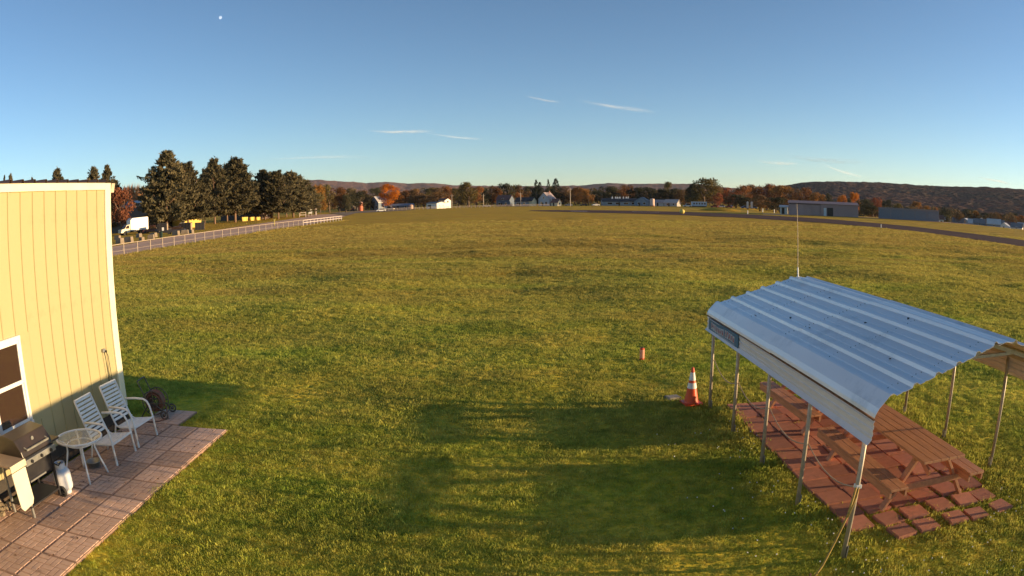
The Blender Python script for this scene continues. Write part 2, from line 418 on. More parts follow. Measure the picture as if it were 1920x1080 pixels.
def hill_mesh(prof, d0, d1, z0, daz, nd, canopy, mat_, seed):
    az = np.arange(prof[0][0], prof[-1][0], daz); el = np.interp(az, [p[0] for p in prof], [p[1] for p in prof])
    t = np.linspace(0, 1.25, nd); A, T = np.meshgrid(az, t)
    D = d0+(d1-d0)*T; X = np.sin(np.radians(A))*D; Y = np.cos(np.radians(A))*D
    top = CAMZ+d1*np.tan(np.radians(el))[None]-canopy*.55
    prof_t = np.where(T <= 1, np.clip(T, 0, 1)**.97, 1-(T-1)*.9)
    Z = z0+(top-z0)*prof_t
    rel = (d1-d0)*.004
    Z += rel*(vnoise(X/260+seed, Y/260)-.5)*np.clip(1-np.abs(T-.5)*2, 0, 1)*1.6
    c1 = canopy; cw_ = d1*.0045
    bump = vnoise(X/cw_+seed*3, Y/(cw_*1.6))*.6+vnoise(X/(cw_*2)+9, Y/(cw_*2.6)+seed)*.6
    Z += c1*bump*np.clip(T*6, 0, 1)
    n1, n2 = len(az), nd; i = np.arange(n2-1)[:, None]*n1; j = np.arange(n1-1)[None]
    F = np.stack([i+j, i+j+1, i+n1+j+1, i+n1+j], -1).reshape(-1, 4)[:, ::-1]
    return np_mesh('hills', np.stack([X, Y, Z], -1).reshape(-1, 3), F, mat_, True)
def hill_mat(name, cols, s1, s2):
    m, n, l, b = nt(name); n.remove(b)
    c = mix_rgb(n, l, noise(n, l, s1, 5, .65, lo=.38, hi=.62, coord='World'), cols[0], cols[1])
    c = mix_rgb(n, l, noise(n, l, s2, 3, .7, lo=.5, hi=.68, coord='World'), c, cols[2])
    c = mix_rgb(n, l, noise(n, l, s2*1.7, 2, .7, lo=.60, hi=.72, coord='World'), c, cols[3])
    d = n.new('ShaderNodeBsdfDiffuse'); l.new(c, d.inputs[0]); l.new(d.outputs[0], n['Material Output'].inputs[0])
    g_ = n.new('ShaderNodeNewGeometry'); z_ = n.new('ShaderNodeTexNoise'); z_.inputs['Scale'].default_value = .13; z_.inputs['Detail'].default_value = 5; z_.inputs['Roughness'].default_value = .7; l.new(g_.outputs['Position'], z_.inputs['Vector'])
    prev = z_.outputs['Color']
    for op, v in (('SUBTRACT', (.5, .5, .5)), ('MULTIPLY', (5.0, 5.0, 2.5)), ('ADD', g_.outputs['Normal']), ('NORMALIZE', None)):
        q = n.new('ShaderNodeVectorMath'); q.operation = op; l.new(prev, q.inputs[0])
        if hasattr(v, 'links'): l.new(v, q.inputs[1])
        elif v: q.inputs[1].default_value = v
        prev = q.outputs[0]
    l.new(prev, d.inputs['Normal']); return m
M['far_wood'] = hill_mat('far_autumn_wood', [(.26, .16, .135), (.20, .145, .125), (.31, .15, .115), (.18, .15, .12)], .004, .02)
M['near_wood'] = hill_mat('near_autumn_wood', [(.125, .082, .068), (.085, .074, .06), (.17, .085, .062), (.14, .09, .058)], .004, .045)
tag(link('hills', hill_mesh(FAR, 2400, 3900, 0, .05, 80, 6, M['far_wood'], 3)), 'low distant wooded hills in dull autumn colours', kind='structure')
tag(link('hills', hill_mesh(NEAR, 820, 1750, -6, .045, 110, 3.6, M['near_wood'], 8)), 'nearer dark wooded ridge rising behind the right side town', kind='structure')

# ================================================================== YELLOW BUILDING
bl = thing('yellow_building', 'yellow metal sided building with cream trim at the left edge', 'building', (-7.4, 6.4, 0))
BY = lambda y: y-6.4
P0 = .34; ytop = 4.41; zb = .34
yc = 10.76
# siding strips, each a slim panel with a folded rib at its edge
def siding_mesh(h):
    b = MB(); w = P0
    poly = [(-.02, 0), (.0, 0), (.0, w-.042), (.020, w-.034), (.020, w-.010), (-.010, w-.002), (-.02, w-.002)]
    return b.prism([(p[0], p[1]) for p in poly], 0, h, axis='Z').mesh('siding_panel')
sm = siding_mesh(ytop-zb); sm.materials.append(M['siding'])
lines = [10.64-.24-P0*k for k in range(0, 30)]
y_first = yc-.20
k = 0; yy = y_first-.235
b = MB().prism([(-.02, 0), (0, 0), (0, .235), (-.02, .235)], 0, ytop-zb, axis='Z'); o = b.build('siding_panel', M['siding'], bl, loc=(0, BY(yy), zb))
wy0, wy1, wz0, wz1 = 6.72, 7.63, .90, 2.28
while yy > 1.2:
    yy -= P0
    if yy+P0 > wy0+.02 and yy < wy1-.02:      # strips cut round the window
        a0 = max(yy, wy0) if yy+P0 > wy0 else yy
        for (z0_, z1_) in ((zb, wz0-.0), (wz1, ytop)):
            mm = siding_mesh(z1_-z0_); mm.materials.append(M['siding']); link('siding_panel', mm, bl, (0, BY(yy), z0_))
        if yy+P0 > wy1:
            MB().box((-.011, (wy1+yy+P0)/2-yy, (wz0+wz1)/2), (.018, yy+P0-wy1-.002, wz1-wz0-.002)).build('siding_panel', M['siding'], bl, loc=(0, BY(yy), 0))
        if yy < wy0:
            MB().box((-.011, (wy0-yy)/2, (wz0+wz1)/2), (.018, wy0-yy-.002, wz1-wz0-.002)).build('siding_panel', M['siding'], bl, loc=(0, BY(yy), 0))
    else:
        link('siding_panel', sm, bl, (0, BY(yy), zb))
L0 = yy
MB().box((-3.5, BY((L0+yc)/2), 2.2), (6.94, yc-L0-.04, 4.34)).build('wall', M['siding'], bl)
MB().box((.018, BY(yc-.10), (zb+4.535)/2), (.05, .20, 4.535-zb), ).box((-.10, BY(yc)+.013, (zb+4.535)/2), (.18, .024, 4.535-zb)).build('corner_trim', M['trim'], bl, bevel=.004)
MB().box((.017, BY((L0+yc-.2)/2), 4.475), (.052, yc-.2-L0-.004, .125)).build('eave_trim', M['trim'], bl, bevel=.004)
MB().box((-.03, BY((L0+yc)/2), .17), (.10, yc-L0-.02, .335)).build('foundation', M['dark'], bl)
MB().box((.045, BY((L0+yc)/2), .10), (.05, yc-L0-.1, .10)).build('base_board', M['soil'], bl)
# roof sheet of trapezoid ribs running away from the eave
b = MB(); pts = []; y = L0-.1
while y < yc-.3:
    pts += [(y, 4.545), (y+.235, 4.545), (y+.26, 4.60), (y+.30, 4.60), (y+.325, 4.545)]; y += .33
pts.append((yc-.0, 4.545))
n_ = len(pts)
for xo, dz in ((.07, 0), (-7.3, .05)): b.v += [(xo, BY(p[0]), p[1]+dz) for p in pts]
for xo, dz in ((.07, -.006), (-7.3, .044)): b.v += [(xo, BY(p[0]), p[1]+dz) for p in pts]
for i in range(n_-1):
    b.f += [(i, i+1, n_+i+1, n_+i), (2*n_+i+1, 2*n_+i, 3*n_+i, 3*n_+i+1), (i+1, i, 2*n_+i, 2*n_+i+1), (n_+i, n_+i+1, 3*n_+i+1, 3*n_+i)]
b.build('roof_sheet', mat('brown_roof_sheet', (.16, .10, .085), (.11, .075, .065), 3, .5, .2), bl)
MB().prism([(.02, 4.36), (-.07, 4.36), (-.10, 4.53), (.05, 4.53)], BY(yc)+.03, BY(yc)+.15, axis='Y').build('gutter_end', mat('tan_gutter', (.62, .55, .40), rough=.5), bl)
# window: frame, two sashes, panes
wf = MB()
for (c_, d_) in (((.03, 0, wz1-.035), (.06, wy1-wy0, .07)), ((.03, 0, wz0+.03), (.07, wy1-wy0+.04, .06)), ((.03, (wy1-wy0)/2-.03, (wz0+wz1)/2), (.056, .06, wz1-wz0-.14)), ((.03, -(wy1-wy0)/2+.03, (wz0+wz1)/2), (.056, .06, wz1-wz0-.14))): wf.box(c_, d_)
win = wf.build('window', M['white'], bl, loc=(0, BY((wy0+wy1)/2), 0), bevel=.004)
for z0_, z1_, xo in ((wz0+.06, 1.59, .018), (1.57, wz1-.07, .034)):
    w_ = wy1-wy0-.12; s = MB(); zc = (z0_+z1_)/2; h_ = z1_-z0_
    for (c_, d_) in (((xo, 0, z1_-.02), (.03, w_, .045)), ((xo, 0, z0_+.022), (.03, w_, .045)), ((xo, w_/2-.02, zc), (.028, .04, h_-.09)), ((xo, -w_/2+.02, zc), (.028, .04, h_-.09))): s.box(c_, d_)
    s.build('sash', M['white'], win)
    MB().box((xo-.004, 0, zc), (.006, w_-.08, h_-.09)).build('pane', M['pane'], win)

# outlet with two hanging cables
ol = thing('wall_outlet', 'small weatherproof wall outlet with two dark cables hanging beside the corner', 'outlet', (-7.39, 10.16, 1.53))
MB().box((.02, 0, 0), (.05, .09, .06)).build('cover', M['grey_metal'], ol, bevel=.006)
MB().box((.05, .03, -.02), (.05, .03, .04)).build('plug', M['black_metal'], ol)
for pts in ([(.05, .03, -.02), (.08, .055, -.10), (.06, .10, -.30), (.05, .13, -.6), (.05, .15, -1.0), (.05, .17, -1.2)], [(.04, -.01, -.02), (.06, -.015, -.12), (.05, .01, -.35), (.04, .03, -.58)]):
    MB().tube(pts, .007, 6).build('cable', M['rubber'], ol, smooth=True)

# ================================================================== PATIO
patio = thing('patio', 'tan stamped paver patio along the yellow building', None, (-6.2, 7, 0), kind='structure')
M['joint'] = mat('dirty_paver_joint', (.44, .285, .205), (.30, .19, .14), 9, .95)
def paver_mesh(w, h, stamp=True):
    b = MB(); b.box((0, 0, -.005), (w-.006, h-.006, .05))
    if stamp:                                  # basket weave pads raised from the slab
        cw, ch = (w-.03)/3, (h-.03)/3
        for i in range(3):
            for j in range(3):
                cx, cy = (i-1)*cw, (j-1)*ch
                for s_ in (-1, 1):
                    dx = (i+j) % 2
                    c_ = (cx+(s_*cw/4 if dx else 0), cy+(0 if dx else s_*ch/4), .022)
                    b.box(c_, ((cw/2 if dx else cw)-.016, (ch if dx else ch/2)-.016, .012), taper=.96)
    me = b.mesh('paver')
    me.polygons.foreach_set('material_index', [1 if i < 6 and stamp else 0 for i in range(len(me.polygons))]); return me
cols = [(-7.02, .50), (-6.60, .61), (-5.995, .59), (-5.385, .62)]
cols = [(-7.09, .36), (-6.60, .60), (-5.995, .59), (-5.385, .62)]
rr = random.Random(3)
for cx, w_ in cols:
    pm = paver_mesh(w_, .66); pm.materials.append(M['patio']); pm.materials.append(M['joint'])
    y = 10.36
    while y > 2.0:
        o = link('paver', pm, patio, (cx+6.2+rr.uniform(-.004, .004), y-7+rr.uniform(-.004, .004), .018+rr.uniform(-.006, .006)))
        o.rotation_euler = (rr.uniform(-.006, .006), rr.uniform(-.006, .006), rr.uniform(-.008, .008)); y -= .662
pm = paver_mesh(.86, .9); pm.materials.append(M['patio']); pm.materials.append(M['joint'])
for xx, y in ((-6.60, 11.18),):
    link('paver', pm, patio, (xx+6.2, y-7, .012))
MB().box((-.08, -.85, -.020), (2.36, 9.3, .03)).build('bed', M['soil'], patio)
# ================================================================== PAVED FLOOR UNDER THE SHELTER
pf = thing('pavement', 'red paver floor with grassy joints under the metal shelter', None, (5.3, 9, 0), kind='structure')
pm = MB().box((0, 0, 0), (.405, .385, .05), taper=.97).mesh('paver'); pm.materials.append(M['red_paver'])
GAPS = []
for i in range(6):
    for j in range(14):
        x, y = 4.22+i*.452, 6.16+j*.432
        if j == 0 and i in (0,): continue
        o = link('paver', pm, pf, (x-5.3+rr.uniform(-.015, .015)*(3 if j < 2 or i > 4 else 1)+.02*(j % 2), y-9+rr.uniform(-.012, .012)*(3 if j < 2 or i > 4 else 1), .022+rr.uniform(-.008, .01)))
        o.rotation_euler = (rr.uniform(-.03, .03), rr.uniform(-.03, .03), rr.uniform(-.04, .04)*(3 if j < 2 or i > 4 else 1))
        s_ = 1.07 if j > 2 and i < 5 else (.80, .88, .97)[min(j, 2)]
        o.scale = (s_, s_, 1)
MB().box((.05, .1, -.012), (2.8, 5.9, .022)).build('bed', mat('sandy_joint_soil', (.12, .085, .05), (.07, .055, .03), 12, .95), pf)
# ================================================================== METAL SHELTER
posts_y0 = [5.92, 7.45, 8.95, 10.45, 11.92]
sh = thing('metal_shelter', 'open metal shelter with a ribbed pale roof on steel posts', 'shelter', (5.5, 8.9, 0))
SX = lambda x: x-5.5
SY = lambda y: y-8.9
def slope_profile(side):
    """ribbed roof profile from the rounded eave to the ridge, in (x, z)"""
    base = [(3.575, 1.765), (3.585, 1.80), (3.62, 1.86), (3.67, 1.91), (3.76, 1.958)]
    a, e = Vector((3.76, 1.958)), Vector((5.30, 2.405)); t = (e-a).normalized(); nrm = Vector((-t.y, t.x)); L = (e-a).length
    ribs = 5; out = list(base[:-1]); step = L/ribs; rw, rh = .095, .036
    for k in range(ribs):
        s0 = k*step
        for s_, h_ in ((0, rh), (rw*.42, rh), (rw*.85, 0), (step*.45, 0), (step*.48, .006), (step*.56, .006), (step*.59, 0), (step-.028, 0)):
            p = a+t*(s0+s_)+nrm*h_; out.append((p.x, p.y))
    for s_, h_ in ((L, rh), (L+.03, rh), (L+.055, 0)):
        p = a+t*s_+nrm*h_; out.append((p.x, p.y))
    out.append((5.5, 2.428))
    out = [(x-5.5, z) for x, z in out]
    if side > 0: out = [(-x, z) for x, z in out]
    return out
def shell(profile, y0, y1, th=.004, ys=1, sag=0):
    b = MB(); n = len(profile)
    rows = [y0+(y1-y0)*i/ys for i in range(ys+1)]
    for y in rows: b.v += [(x, y, z+sag*sin(pi*(y-y0)/(y1-y0))) for x, z in profile]
    for y in rows: b.v += [(x, y, z-th+sag*sin(pi*(y-y0)/(y1-y0))) for x, z in profile]
    R_ = len(rows)
    for r in range(R_-1):
        for i in range(n-1):
            a = r*n+i; b.f.append((a, a+1, a+n+1, a+n)); c = R_*n+a; b.f.append((c+1, c, c+n, c+n+1))
    for i in range(n-1):
        b.f.append((i+1, i, R_*n+i, R_*n+i+1)); e = (R_-1)*n+i; b.f.append((e, e+1, R_*n+e+1, R_*n+e))
    for r in range(R_-1):
        for i in (0, n-1):
            a = r*n+i; b.f.append((a, a+n, R_*n+a+n, R_*n+a))
    return b
for side in (-1, 1):
    pr = slope_profile(side); pr2 = [(x*1.001, z+.010) for x, z in pr]
    shell(pr, SY(8.80), SY(12.15), ys=2).build('roof_sheet', M['roof_metal'], sh)
    shell(pr2, SY(5.65), SY(8.86), ys=2).build('roof_sheet', M['roof_metal'], sh)
    # hanging side sheets with three shallow ribs
    fl = []
    for x, z in ((3.602, 1.752), (3.602, 1.722), (3.590, 1.712), (3.590, 1.692), (3.602, 1.682), (3.602, 1.645), (3.592, 1.636), (3.592, 1.616), (3.602, 1.607), (3.602, 1.572), (3.594, 1.563), (3.594, 1.545), (3.600, 1.532), (3.565, 1.492), (3.548, 1.478)):
        fl.append(((x-5.5)*(-side), z))
    for y0_, y1_, off in ((8.80, 12.15, 0), (5.68, 8.84, .005)):
        f1 = [(x-off*side*-1, z) for x, z in fl]; loop = f1+[(x-.004*side, z) for x, z in reversed(f1)]
        MB().prism(loop, SY(y0_), SY(y1_)).build('side_sheet', M['flap_metal'], sh)
    MB().box(((3.586-5.5)*(-side), SY(8.9), 1.750), (.022, 6.46, .020)).build('eave_strip', M['rust'], sh)
for side in (-1, 1):
    b = MB()
    for yy_ in posts_y0:
        for k in range(24):
            x = 3.80+1.5*k/23; b.box(((x-5.5)*(-side), SY(yy_+random.uniform(-.02, .02)), 1.958+(x-3.76)*.2903+.012), (.011, .011, .010))
    b.build('screws', M['grey_metal'], sh)['kind'] = 'stuff'
# ridge cap
shell([(-.13, 2.412), (-.05, 2.434), (0, 2.444), (.05, 2.434), (.13, 2.412)], SY(5.64), SY(12.16), th=.004).build('ridge_cap', M['roof_metal'], sh)
posts_y = [11.92, 10.45, 8.95, 7.45, 5.92]
for side, X in ((-1, 3.655), (1, 7.345)):
    for y in posts_y:
        x = SX(X); p = MB()
        p.lathe([(.029, 0), (.029, 1.86)], (x, SY(y), 0), 16)
        po = p.build('post', M['post'], sh); po.data.polygons.foreach_set('use_smooth', [len(f.vertices) == 4 for f in po.data.polygons])
        q = MB(); q.box((x+.031*side*-1, SY(y)-.0, .08), (.012, .075, .16)); 
        q.build('bracket', M['grey_metal'], po)
    MB().box((SX(X), SY(8.93), 1.80), (.05, 6.1, .05)).build('rail', M['post'], sh)
for y in posts_y:
    r_ = MB(); dx, dz = 1.845, .60
    for s_ in (-1, 1):
        r_.bar((s_*dx, SY(y), 1.825), (s_*1.72, SY(y), 1.89), .05).bar((s_*1.74, SY(y), 1.895), (0, SY(y), 2.355), .05)
    r_.bar((-.45, SY(y), 2.235), (.45, SY(y), 2.235), .035)
    r_.build('rafter', M['post'], sh)
for X in (-.9, .9):
    MB().box((X, SY(8.93), 2.17-.02), (.04, 6.3, .03)).build('purlin', M['post'], sh)
# rope strung along the near posts
rp = thing('rope', 'thin pale rope strung sagging between the near posts of the shelter', 'rope', (3.66, 8.9, 0))
knots = [(11.92, .95), (10.45, .90), (8.95, .92), (7.45, .88), (5.92, .90)]; pts = []
for (a, za), (b_, zb_) in zip(knots[:-1], knots[1:]):
    for k in range(8):
        t = k/8; pts.append((.032, SY(a+(b_-a)*t), za+(zb_-za)*t-.17*4*t*(1-t)))
pts.append((.032, SY(5.92), .90))
MB().tube(pts, .008, 6).build('strand', mat('pale_rope', (.46, .34, .24), rough=.9), rp, smooth=True)
gr = thing('guy_rope', 'yellow guy rope slanting from the nearest shelter post to the ground', 'rope', (3.66, 5.92, 0))
MB().tube([(-.035, -.03, .91), (-.12, -.10, .62), (-.25, -.16, .36), (-.40, -.24, .10), (-.52, -.30, -.02), (-.62, -.38, -.05)], .014, 7).tube([(.0, -.03, .91), (-.02, -.05, .8), (-.13, -.12, .60)], .011, 6).build('strand', M['yellow_rope'], gr, smooth=True)
MB().box((0, 0, .91), (.075, .075, .045)).build('clamp', M['reflect'], gr, bevel=.005)
MB().tube([(-.62, -.38, -.06), (-.60, -.36, .10)], .012, 6).build('stake', M['rust'], gr)
# sign on the far end of the near side sheet
sg = thing('sign_board', 'blue sign board with faded red lettering on the near side sheet of the shelter', 'sign', (3.578, 11.12, 1.625))
MB().box((0, 0, 0), (.012, 1.72, .205)).build('board', M['sign_blue'], sg)
sb = MB(); sr_ = MB(); r1 = random.Random(5)
sb.box((-.0075, .50, .086), (.003, .62, .012)).box((-.0075, -.2, -.088), (.003, 1.0, .008))
y = .68
for k in range(12):                           # worn, unreadable letter strokes
    w_ = .085; hh = r1.uniform(.075, .10); zc = -.012-.012*sin(k*.55)
    sb.box((-.0072, y-w_/2, zc), (.0024, w_*.98, hh+.03))
    for q in range(r1.choice((2, 3))):
        a = r1.choice((0, 0, .5, -.5, pi/2)); sr_.box((-.0096, y-w_/2+r1.uniform(-.02, .02), zc+r1.uniform(-.012, .012)), (.0024, .018, hh*(.9 if abs(a) < 1 else .5)), rx=a)
    y -= .112 if k != 6 else .15
sb.build('letter_outline', M['sign_pale'], sg)['kind'] = 'stuff'; sr_.build('lettering', M['sign_red'], sg)['kind'] = 'stuff'
# dead leaves lying on the near roof slope
r1 = random.Random(9)
LEAF = {(.10, 10.4): 'dead leaf low on the roof just beyond the sheet seam', (.28, 8.8): 'dead leaf on the roof seam low on the slope', (.30, 9.6): 'dead leaf beyond the roof seam in the second valley', (.62, 7.7): 'dead leaf above the middle of the near roof sheet', (.66, 8.1): 'large dead leaf nearest the ridge on the near roof sheet', (.40, 7.2): 'dead leaf in the middle valley of the near roof sheet', (.42, 7.6): 'dead leaf close behind the one in the middle valley', (.95, 7.6): 'dead leaf high up beneath the ridge of the near roof sheet', (.85, 9.9): 'dead leaf high on the far roof sheet', (.35, 6.6): 'dead leaf on the roof nearest the open front edge'}
lm = MB().add([(-.05, 0, 0), (-.01, -.03, .01), (.05, -.005, .004), (.0, .03, .016)], [(0, 1, 2, 3)]).add([(-.05, 0, -.003), (-.01, -.03, .007), (.05, -.005, .001), (.0, .03, .013)], [(3, 2, 1, 0)]).mesh('fallen_leaf'); lm.materials.append(M['rubber'])
for (sx, y) in ((.10, 10.4), (.28, 8.8), (.30, 9.6), (.62, 7.7), (.66, 8.1), (.40, 7.2), (.42, 7.6), (.95, 7.6), (.85, 9.9), (.35, 6.6)):
    a, e = Vector((3.76, 1.958)), Vector((5.30, 2.405)); p = a+(e-a)*sx
    o = link('fallen_leaf', lm, None, (p.x, y, p.y+.012)); o.rotation_euler = (0, -.28, r1.uniform(0, 6)); o.scale = (.62, .62, 1)
    tag(o, LEAF[(sx, y)], 'leaf', 'dead leaves on the shelter roof')
# antenna
an = thing('whip_antenna', 'tall thin whip antenna on a white base at the far roof ridge', 'antenna', (5.46, 12.10, 2.43))
MB().tube([(0, 0, .0), (-.01, 0, .04), (-.02, 0, .19)], .017, 8).build('base', M['reflect'], an)
MB().tube([(-.02, 0, .19), (-.03, 0, .8), (-.05, 0, 1.40)], [.007, .006, .004], 6).build('rod', mat('tan_antenna_rod', (.55, .42, .28)), an)
MB().box((.0, 0, .0), (.07, .05, .03)).build('bracket', M['reflect'], an)

# ================================================================== PICNIC TABLES
def picnic_table(label, loc, rz, L, grp):
    t = thing('picnic_table', label, 'picnic table', loc, rz, grp); h = L/2
    for i, x in enumerate((-.30, -.15, 0, .15, .30)):
        MB().box((x, 0, .735), (.142, L, .036)).build('plank', M['wood'], t, bevel=.004)
    for s_ in (-1, 1):
        for x in (.63, .775):
            MB().box((s_*x, 0, .43), (.138, L, .036)).build('plank', M['wood'], t, bevel=.004)
    for x in (-.83, -.575, .575, .83):
        MB().bar((x, -h+.02, .365), (x, h-.02, .365), .034, .092).build('bench_rail', M['wood'], t)
    for y in (-h+.32, h-.32):
        f = MB()
        f.box((0, y, .30), (1.62, .04, .09)).box((0, y, .69), (.72, .04, .07))
        f.build('cross_beam', M['wood'], t, bevel=.003)
        for s_ in (-1, 1):
            MB().bar((s_*.72, y+.042, 0.0), (s_*.24, y+.042, .70), .04, .11, up=(0, 1, 0)).build('leg', M['wood'], t, bevel=.003)
        MB().bar((0, y*.35, .69), (0, y, .42), .04, .08).build('brace', M['wood'], t)
    return t
picnic_table('brown plank picnic table at the near end of the shelter', (5.42, 7.72, .045), R(-1.2), 2.55, 'picnic tables under the shelter')
picnic_table('brown plank picnic table hidden behind at the far end of the shelter', (5.50, 10.75, .045), R(1.5), 2.2, 'picnic tables under the shelter')

# ================================================================== CONES AND STONE
def cone(loc):
    t = thing('traffic_cone', 'tall orange traffic cone with two white bands beside the shelter', 'traffic cone', loc, .15)
    b = MB().box((0, 0, .018), (.36, .36, .034)); b.lathe([(.150, .034), (.138, .06), (.026, .70), (.018, .715)], n=24)
    b.build('body', M['cone'], t)
    r_ = lambda z: .138-(.138-.026)*(z-.06)/.64+.002
    for z0_, z1_ in ((.315, .42), (.47, .62)):
        MB().lathe([(r_(z0_), z0_), (r_(z1_), z1_)], n=24).build('band', M['reflect'], t, smooth=False)
    return t
cone((3.385, 12.30, .01))
mk = thing('marker_post', 'short orange and white marker cylinder standing alone on the grass', 'marker', (3.105, 16.05, 0))
MB().lathe([(.058, .03), (.058, .295), (.05, .305)], n=18).build('body', M['cone'], mk, smooth=False)
MB().lathe([(.0595, .06), (.0595, .27)], n=18).build('band', mat('faded_orange_band', (.75, .34, .24), (.68, .26, .16), 5, .4), mk)
MB().lathe([(.075, 0), (.075, .03)], n=18).build('base', M['rubber'], mk)
MB().lathe([(.02, .305), (.018, .335)], n=10).build('cap', M['rubber'], mk)
st = MB().box((0, 0, .02), (.30, .24, .06), taper=.9).build('stepping_stone', M['stone'], None, loc=(3.12, 12.72, 0), bevel=.01); st.rotation_euler = (0, .04, .3)
tag(st, 'flat grey stone lying in the grass just behind the tall cone', 'stone')

# ================================================================== PATIO FURNITURE
def chair(label, loc, rz):
    t = thing('garden_chair', label, 'chair', loc, rz, 'white slatted garden chairs')
    wm = M['white_metal']
    for s_ in (-1, 1):
        y = lambda v: s_*v
        MB().tube([(.29, y(.355), .0), (.285, y(.35), .10)], .021, 8).build('foot', M['white'], t)
        MB().tube([(.285, y(.35), .06), (.265, y(.345), .35), (.225, y(.338), .55), (.18, y(.333), .63), (.10, y(.33), .665), (-.08, y(.32), .668), (-.29, y(.30), .655)], .020, 10).build('armrest', wm, t, smooth=True)
        MB().tube([(-.31, y(.30), .0), (-.22, y(.292), .30), (-.20, y(.288), .36)], .018, 8).build('leg', wm, t, smooth=True)
        MB().tube([(.265, y(.315), .335), (.10, y(.30), .318), (-.12, y(.285), .30), (-.205, y(.28), .33), (-.26, y(.28), .45), (-.36, y(.275), .70), (-.475, y(.268), .99)], .019, 8).build('side_rail', wm, t, smooth=True)
    for k in range(7):
        u = k/6; x = .27-.45*u; z = .345-.045*u; w_ = .60-.05*u
        MB().box((x, 0, z), (.046, w_, .014), ry=.09).build('slat', wm, t, bevel=.003)
    for k in range(10):
        u = (k+.2)/9.4; z = .40+.58*u; x = -.245-.235*u; w_ = .545-.02*u
        MB().box((x, 0, z), (.014, w_, .043), ry=-.385).build('slat', wm, t, bevel=.003)
    MB().tube([(.27, -.335, .345), (.27, .335, .345)], .018, 8).build('stretcher', wm, t)
    MB().tube([(-.478, -.27, .995), (-.478, .27, .995)], .019, 8).build('top_rail', wm, t)
    return t
chair('white slatted garden chair next to the round glass table', (-6.555, 8.81, .045), R(2))
chair('white slatted garden chair nearest the corner of the yellow building', (-6.60, 9.72, .045), R(-1))
tb = thing('round_table', 'small round white table with a clear glass top between grill and chair', 'table', (-6.54, 7.88, .045))
MB().ring((0, 0, .635), .405, .018, 40, 8).build('rim', M['white_metal'], tb, smooth=True)
MB().lathe([(.395, .634), (.395, .642)], n=40).build('glass_top', M['table_glass'], tb)
MB().ring((0, 0, .545), .235, .011, 32, 6).build('ring', M['white_metal'], tb, smooth=True)
for k in range(4):
    a = R(45+90*k-2); c_, s_ = cos(a), sin(a)
    MB().tube([(c_*r, s_*r, z) for r, z in ((.385, .625), (.30, .60), (.245, .545), (.25, .45), (.30, .28), (.365, .10), (.395, 0))], .0165, 8).build('leg', M['white_metal'], tb, smooth=True)
pan = thing('metal_pan', 'round dark metal pan on the paving under the glass table', 'pan', (-6.66, 8.30, .045))
MB().lathe([(.11, 0), (.135, .09), (.142, .09), (.142, .097), (.128, .097), (.10, .012)], n=24).build('bowl', M['grey_metal'], pan, smooth=True)
MB().lathe([(.045, .014), (.03, .04), (.01, .045)], (.02, .02, 0), 10).build('contents', M['rust'], pan)

# gas grill facing away from the wall
gl = thing('gas_grill', 'black gas grill on a wheeled cart with cream side shelf by the window', 'grill', (-6.68, 6.60, .045))
bm_ = M['black_metal']
for x, y in ((-.22, -.40), (.22, -.40), (-.22, .36), (.22, .36)):
    MB().bar((x, y, .0 if y < 0 else .06), (x, y, .72), .035).build('leg', bm_ if y > 0 else M['grey_metal'], gl)
MB().box((0, -.02, .16), (.48, .80, .025)).build('bottom_shelf', bm_, gl)
MB().box((.215, -.02, .60), (.02, .74, .22)).build('front_panel', bm_, gl, bevel=.004)
MB().bar((.245, -.30, .50), (.245, .12, .50), .022).build('rail', M['grey_metal'], gl)
MB().prism([(-.26, .70), (.26, .70), (.30, .86), (-.30, .86)], -.40, .40).build('fire_box', bm_, gl, bevel=.008)
MB().box((.318, 0, .80), (.05, .78, .085)).build('control_panel', M['grey_metal'], gl, bevel=.006)
for y in (-.25, 0, .25): MB().lathe([(.026, .0), (.024, .03)], (.343, y, .80), 12, axis='X').build('knob', bm_, gl)
ld = MB().prism([(-.30, .865), (.30, .865), (.275, .95), (.16, 1.10), (-.12, 1.14), (-.24, 1.08), (-.30, .98)], -.385, .385).build('lid', mat('brown_black_lid', (.050, .036, .028), (.032, .026, .022), 4, .35), gl, bevel=.012)
MB().bar((.315, -.28, .955), (.315, .28, .955), .024).bar((.31, -.27, .955), (.25, -.27, .98), .018).bar((.31, .27, .955), (.25, .27, .98), .018).build('handle', M['grey_metal'], ld)
MB().lathe([(.03, 0), (.03, .012)], (.215, .0, 1.035), 14, axis='X').build('gauge', M['grey_metal'], ld)
MB().box((.0, .53, .845), (.46, .24, .03)).build('side_shelf', mat('dark_wood_shelf', (.10, .06, .04), (.07, .045, .03), 5, .5), gl, bevel=.006)
cs = MB().box((.06, -.60, .875), (.58, .36, .035)).build('side_shelf', mat('tan_side_shelf', (.34, .25, .19), (.28, .20, .15), 4, .5), gl, bevel=.008); cs['label'] = 'tan side shelf with a cream hanging flap'
MB().box((.362, -.60, .85), (.024, .37, .09)).build('edge_strip', mat('cream_edge', (.72, .66, .46), rough=.5), gl, bevel=.005)
MB().prism([(-.775, .79), (-.435, .79), (-.425, .33), (-.47, .265), (-.70, .24), (-.755, .30)], .34, .362, axis='X').build('flap', mat('cream_flap_enamel', (.70, .66, .54), (.66, .62, .5), 3, .42), gl, bevel=.008)
for y in (.36,):
    for x in (-.22, .24): MB().ring((x, y+.06, .085), .062, .026, 24, 8, axis='Y').lathe([(.03, -.02), (.03, .02)], (x, y+.06, .085), 12, axis='Y').build('wheel', M['rubber'], gl, smooth=True)
tk = thing('propane_tank', 'white propane tank standing beside the grill', 'gas tank', (-6.50, 7.17, .045))
MB().lathe([(.10, 0), (.105, .035), (.10, .05), (.145, .09), (.155, .13), (.155, .30), (.148, .345), (.11, .39), (.05, .41)], n=28).build('body', M['tank'], tk, smooth=True)
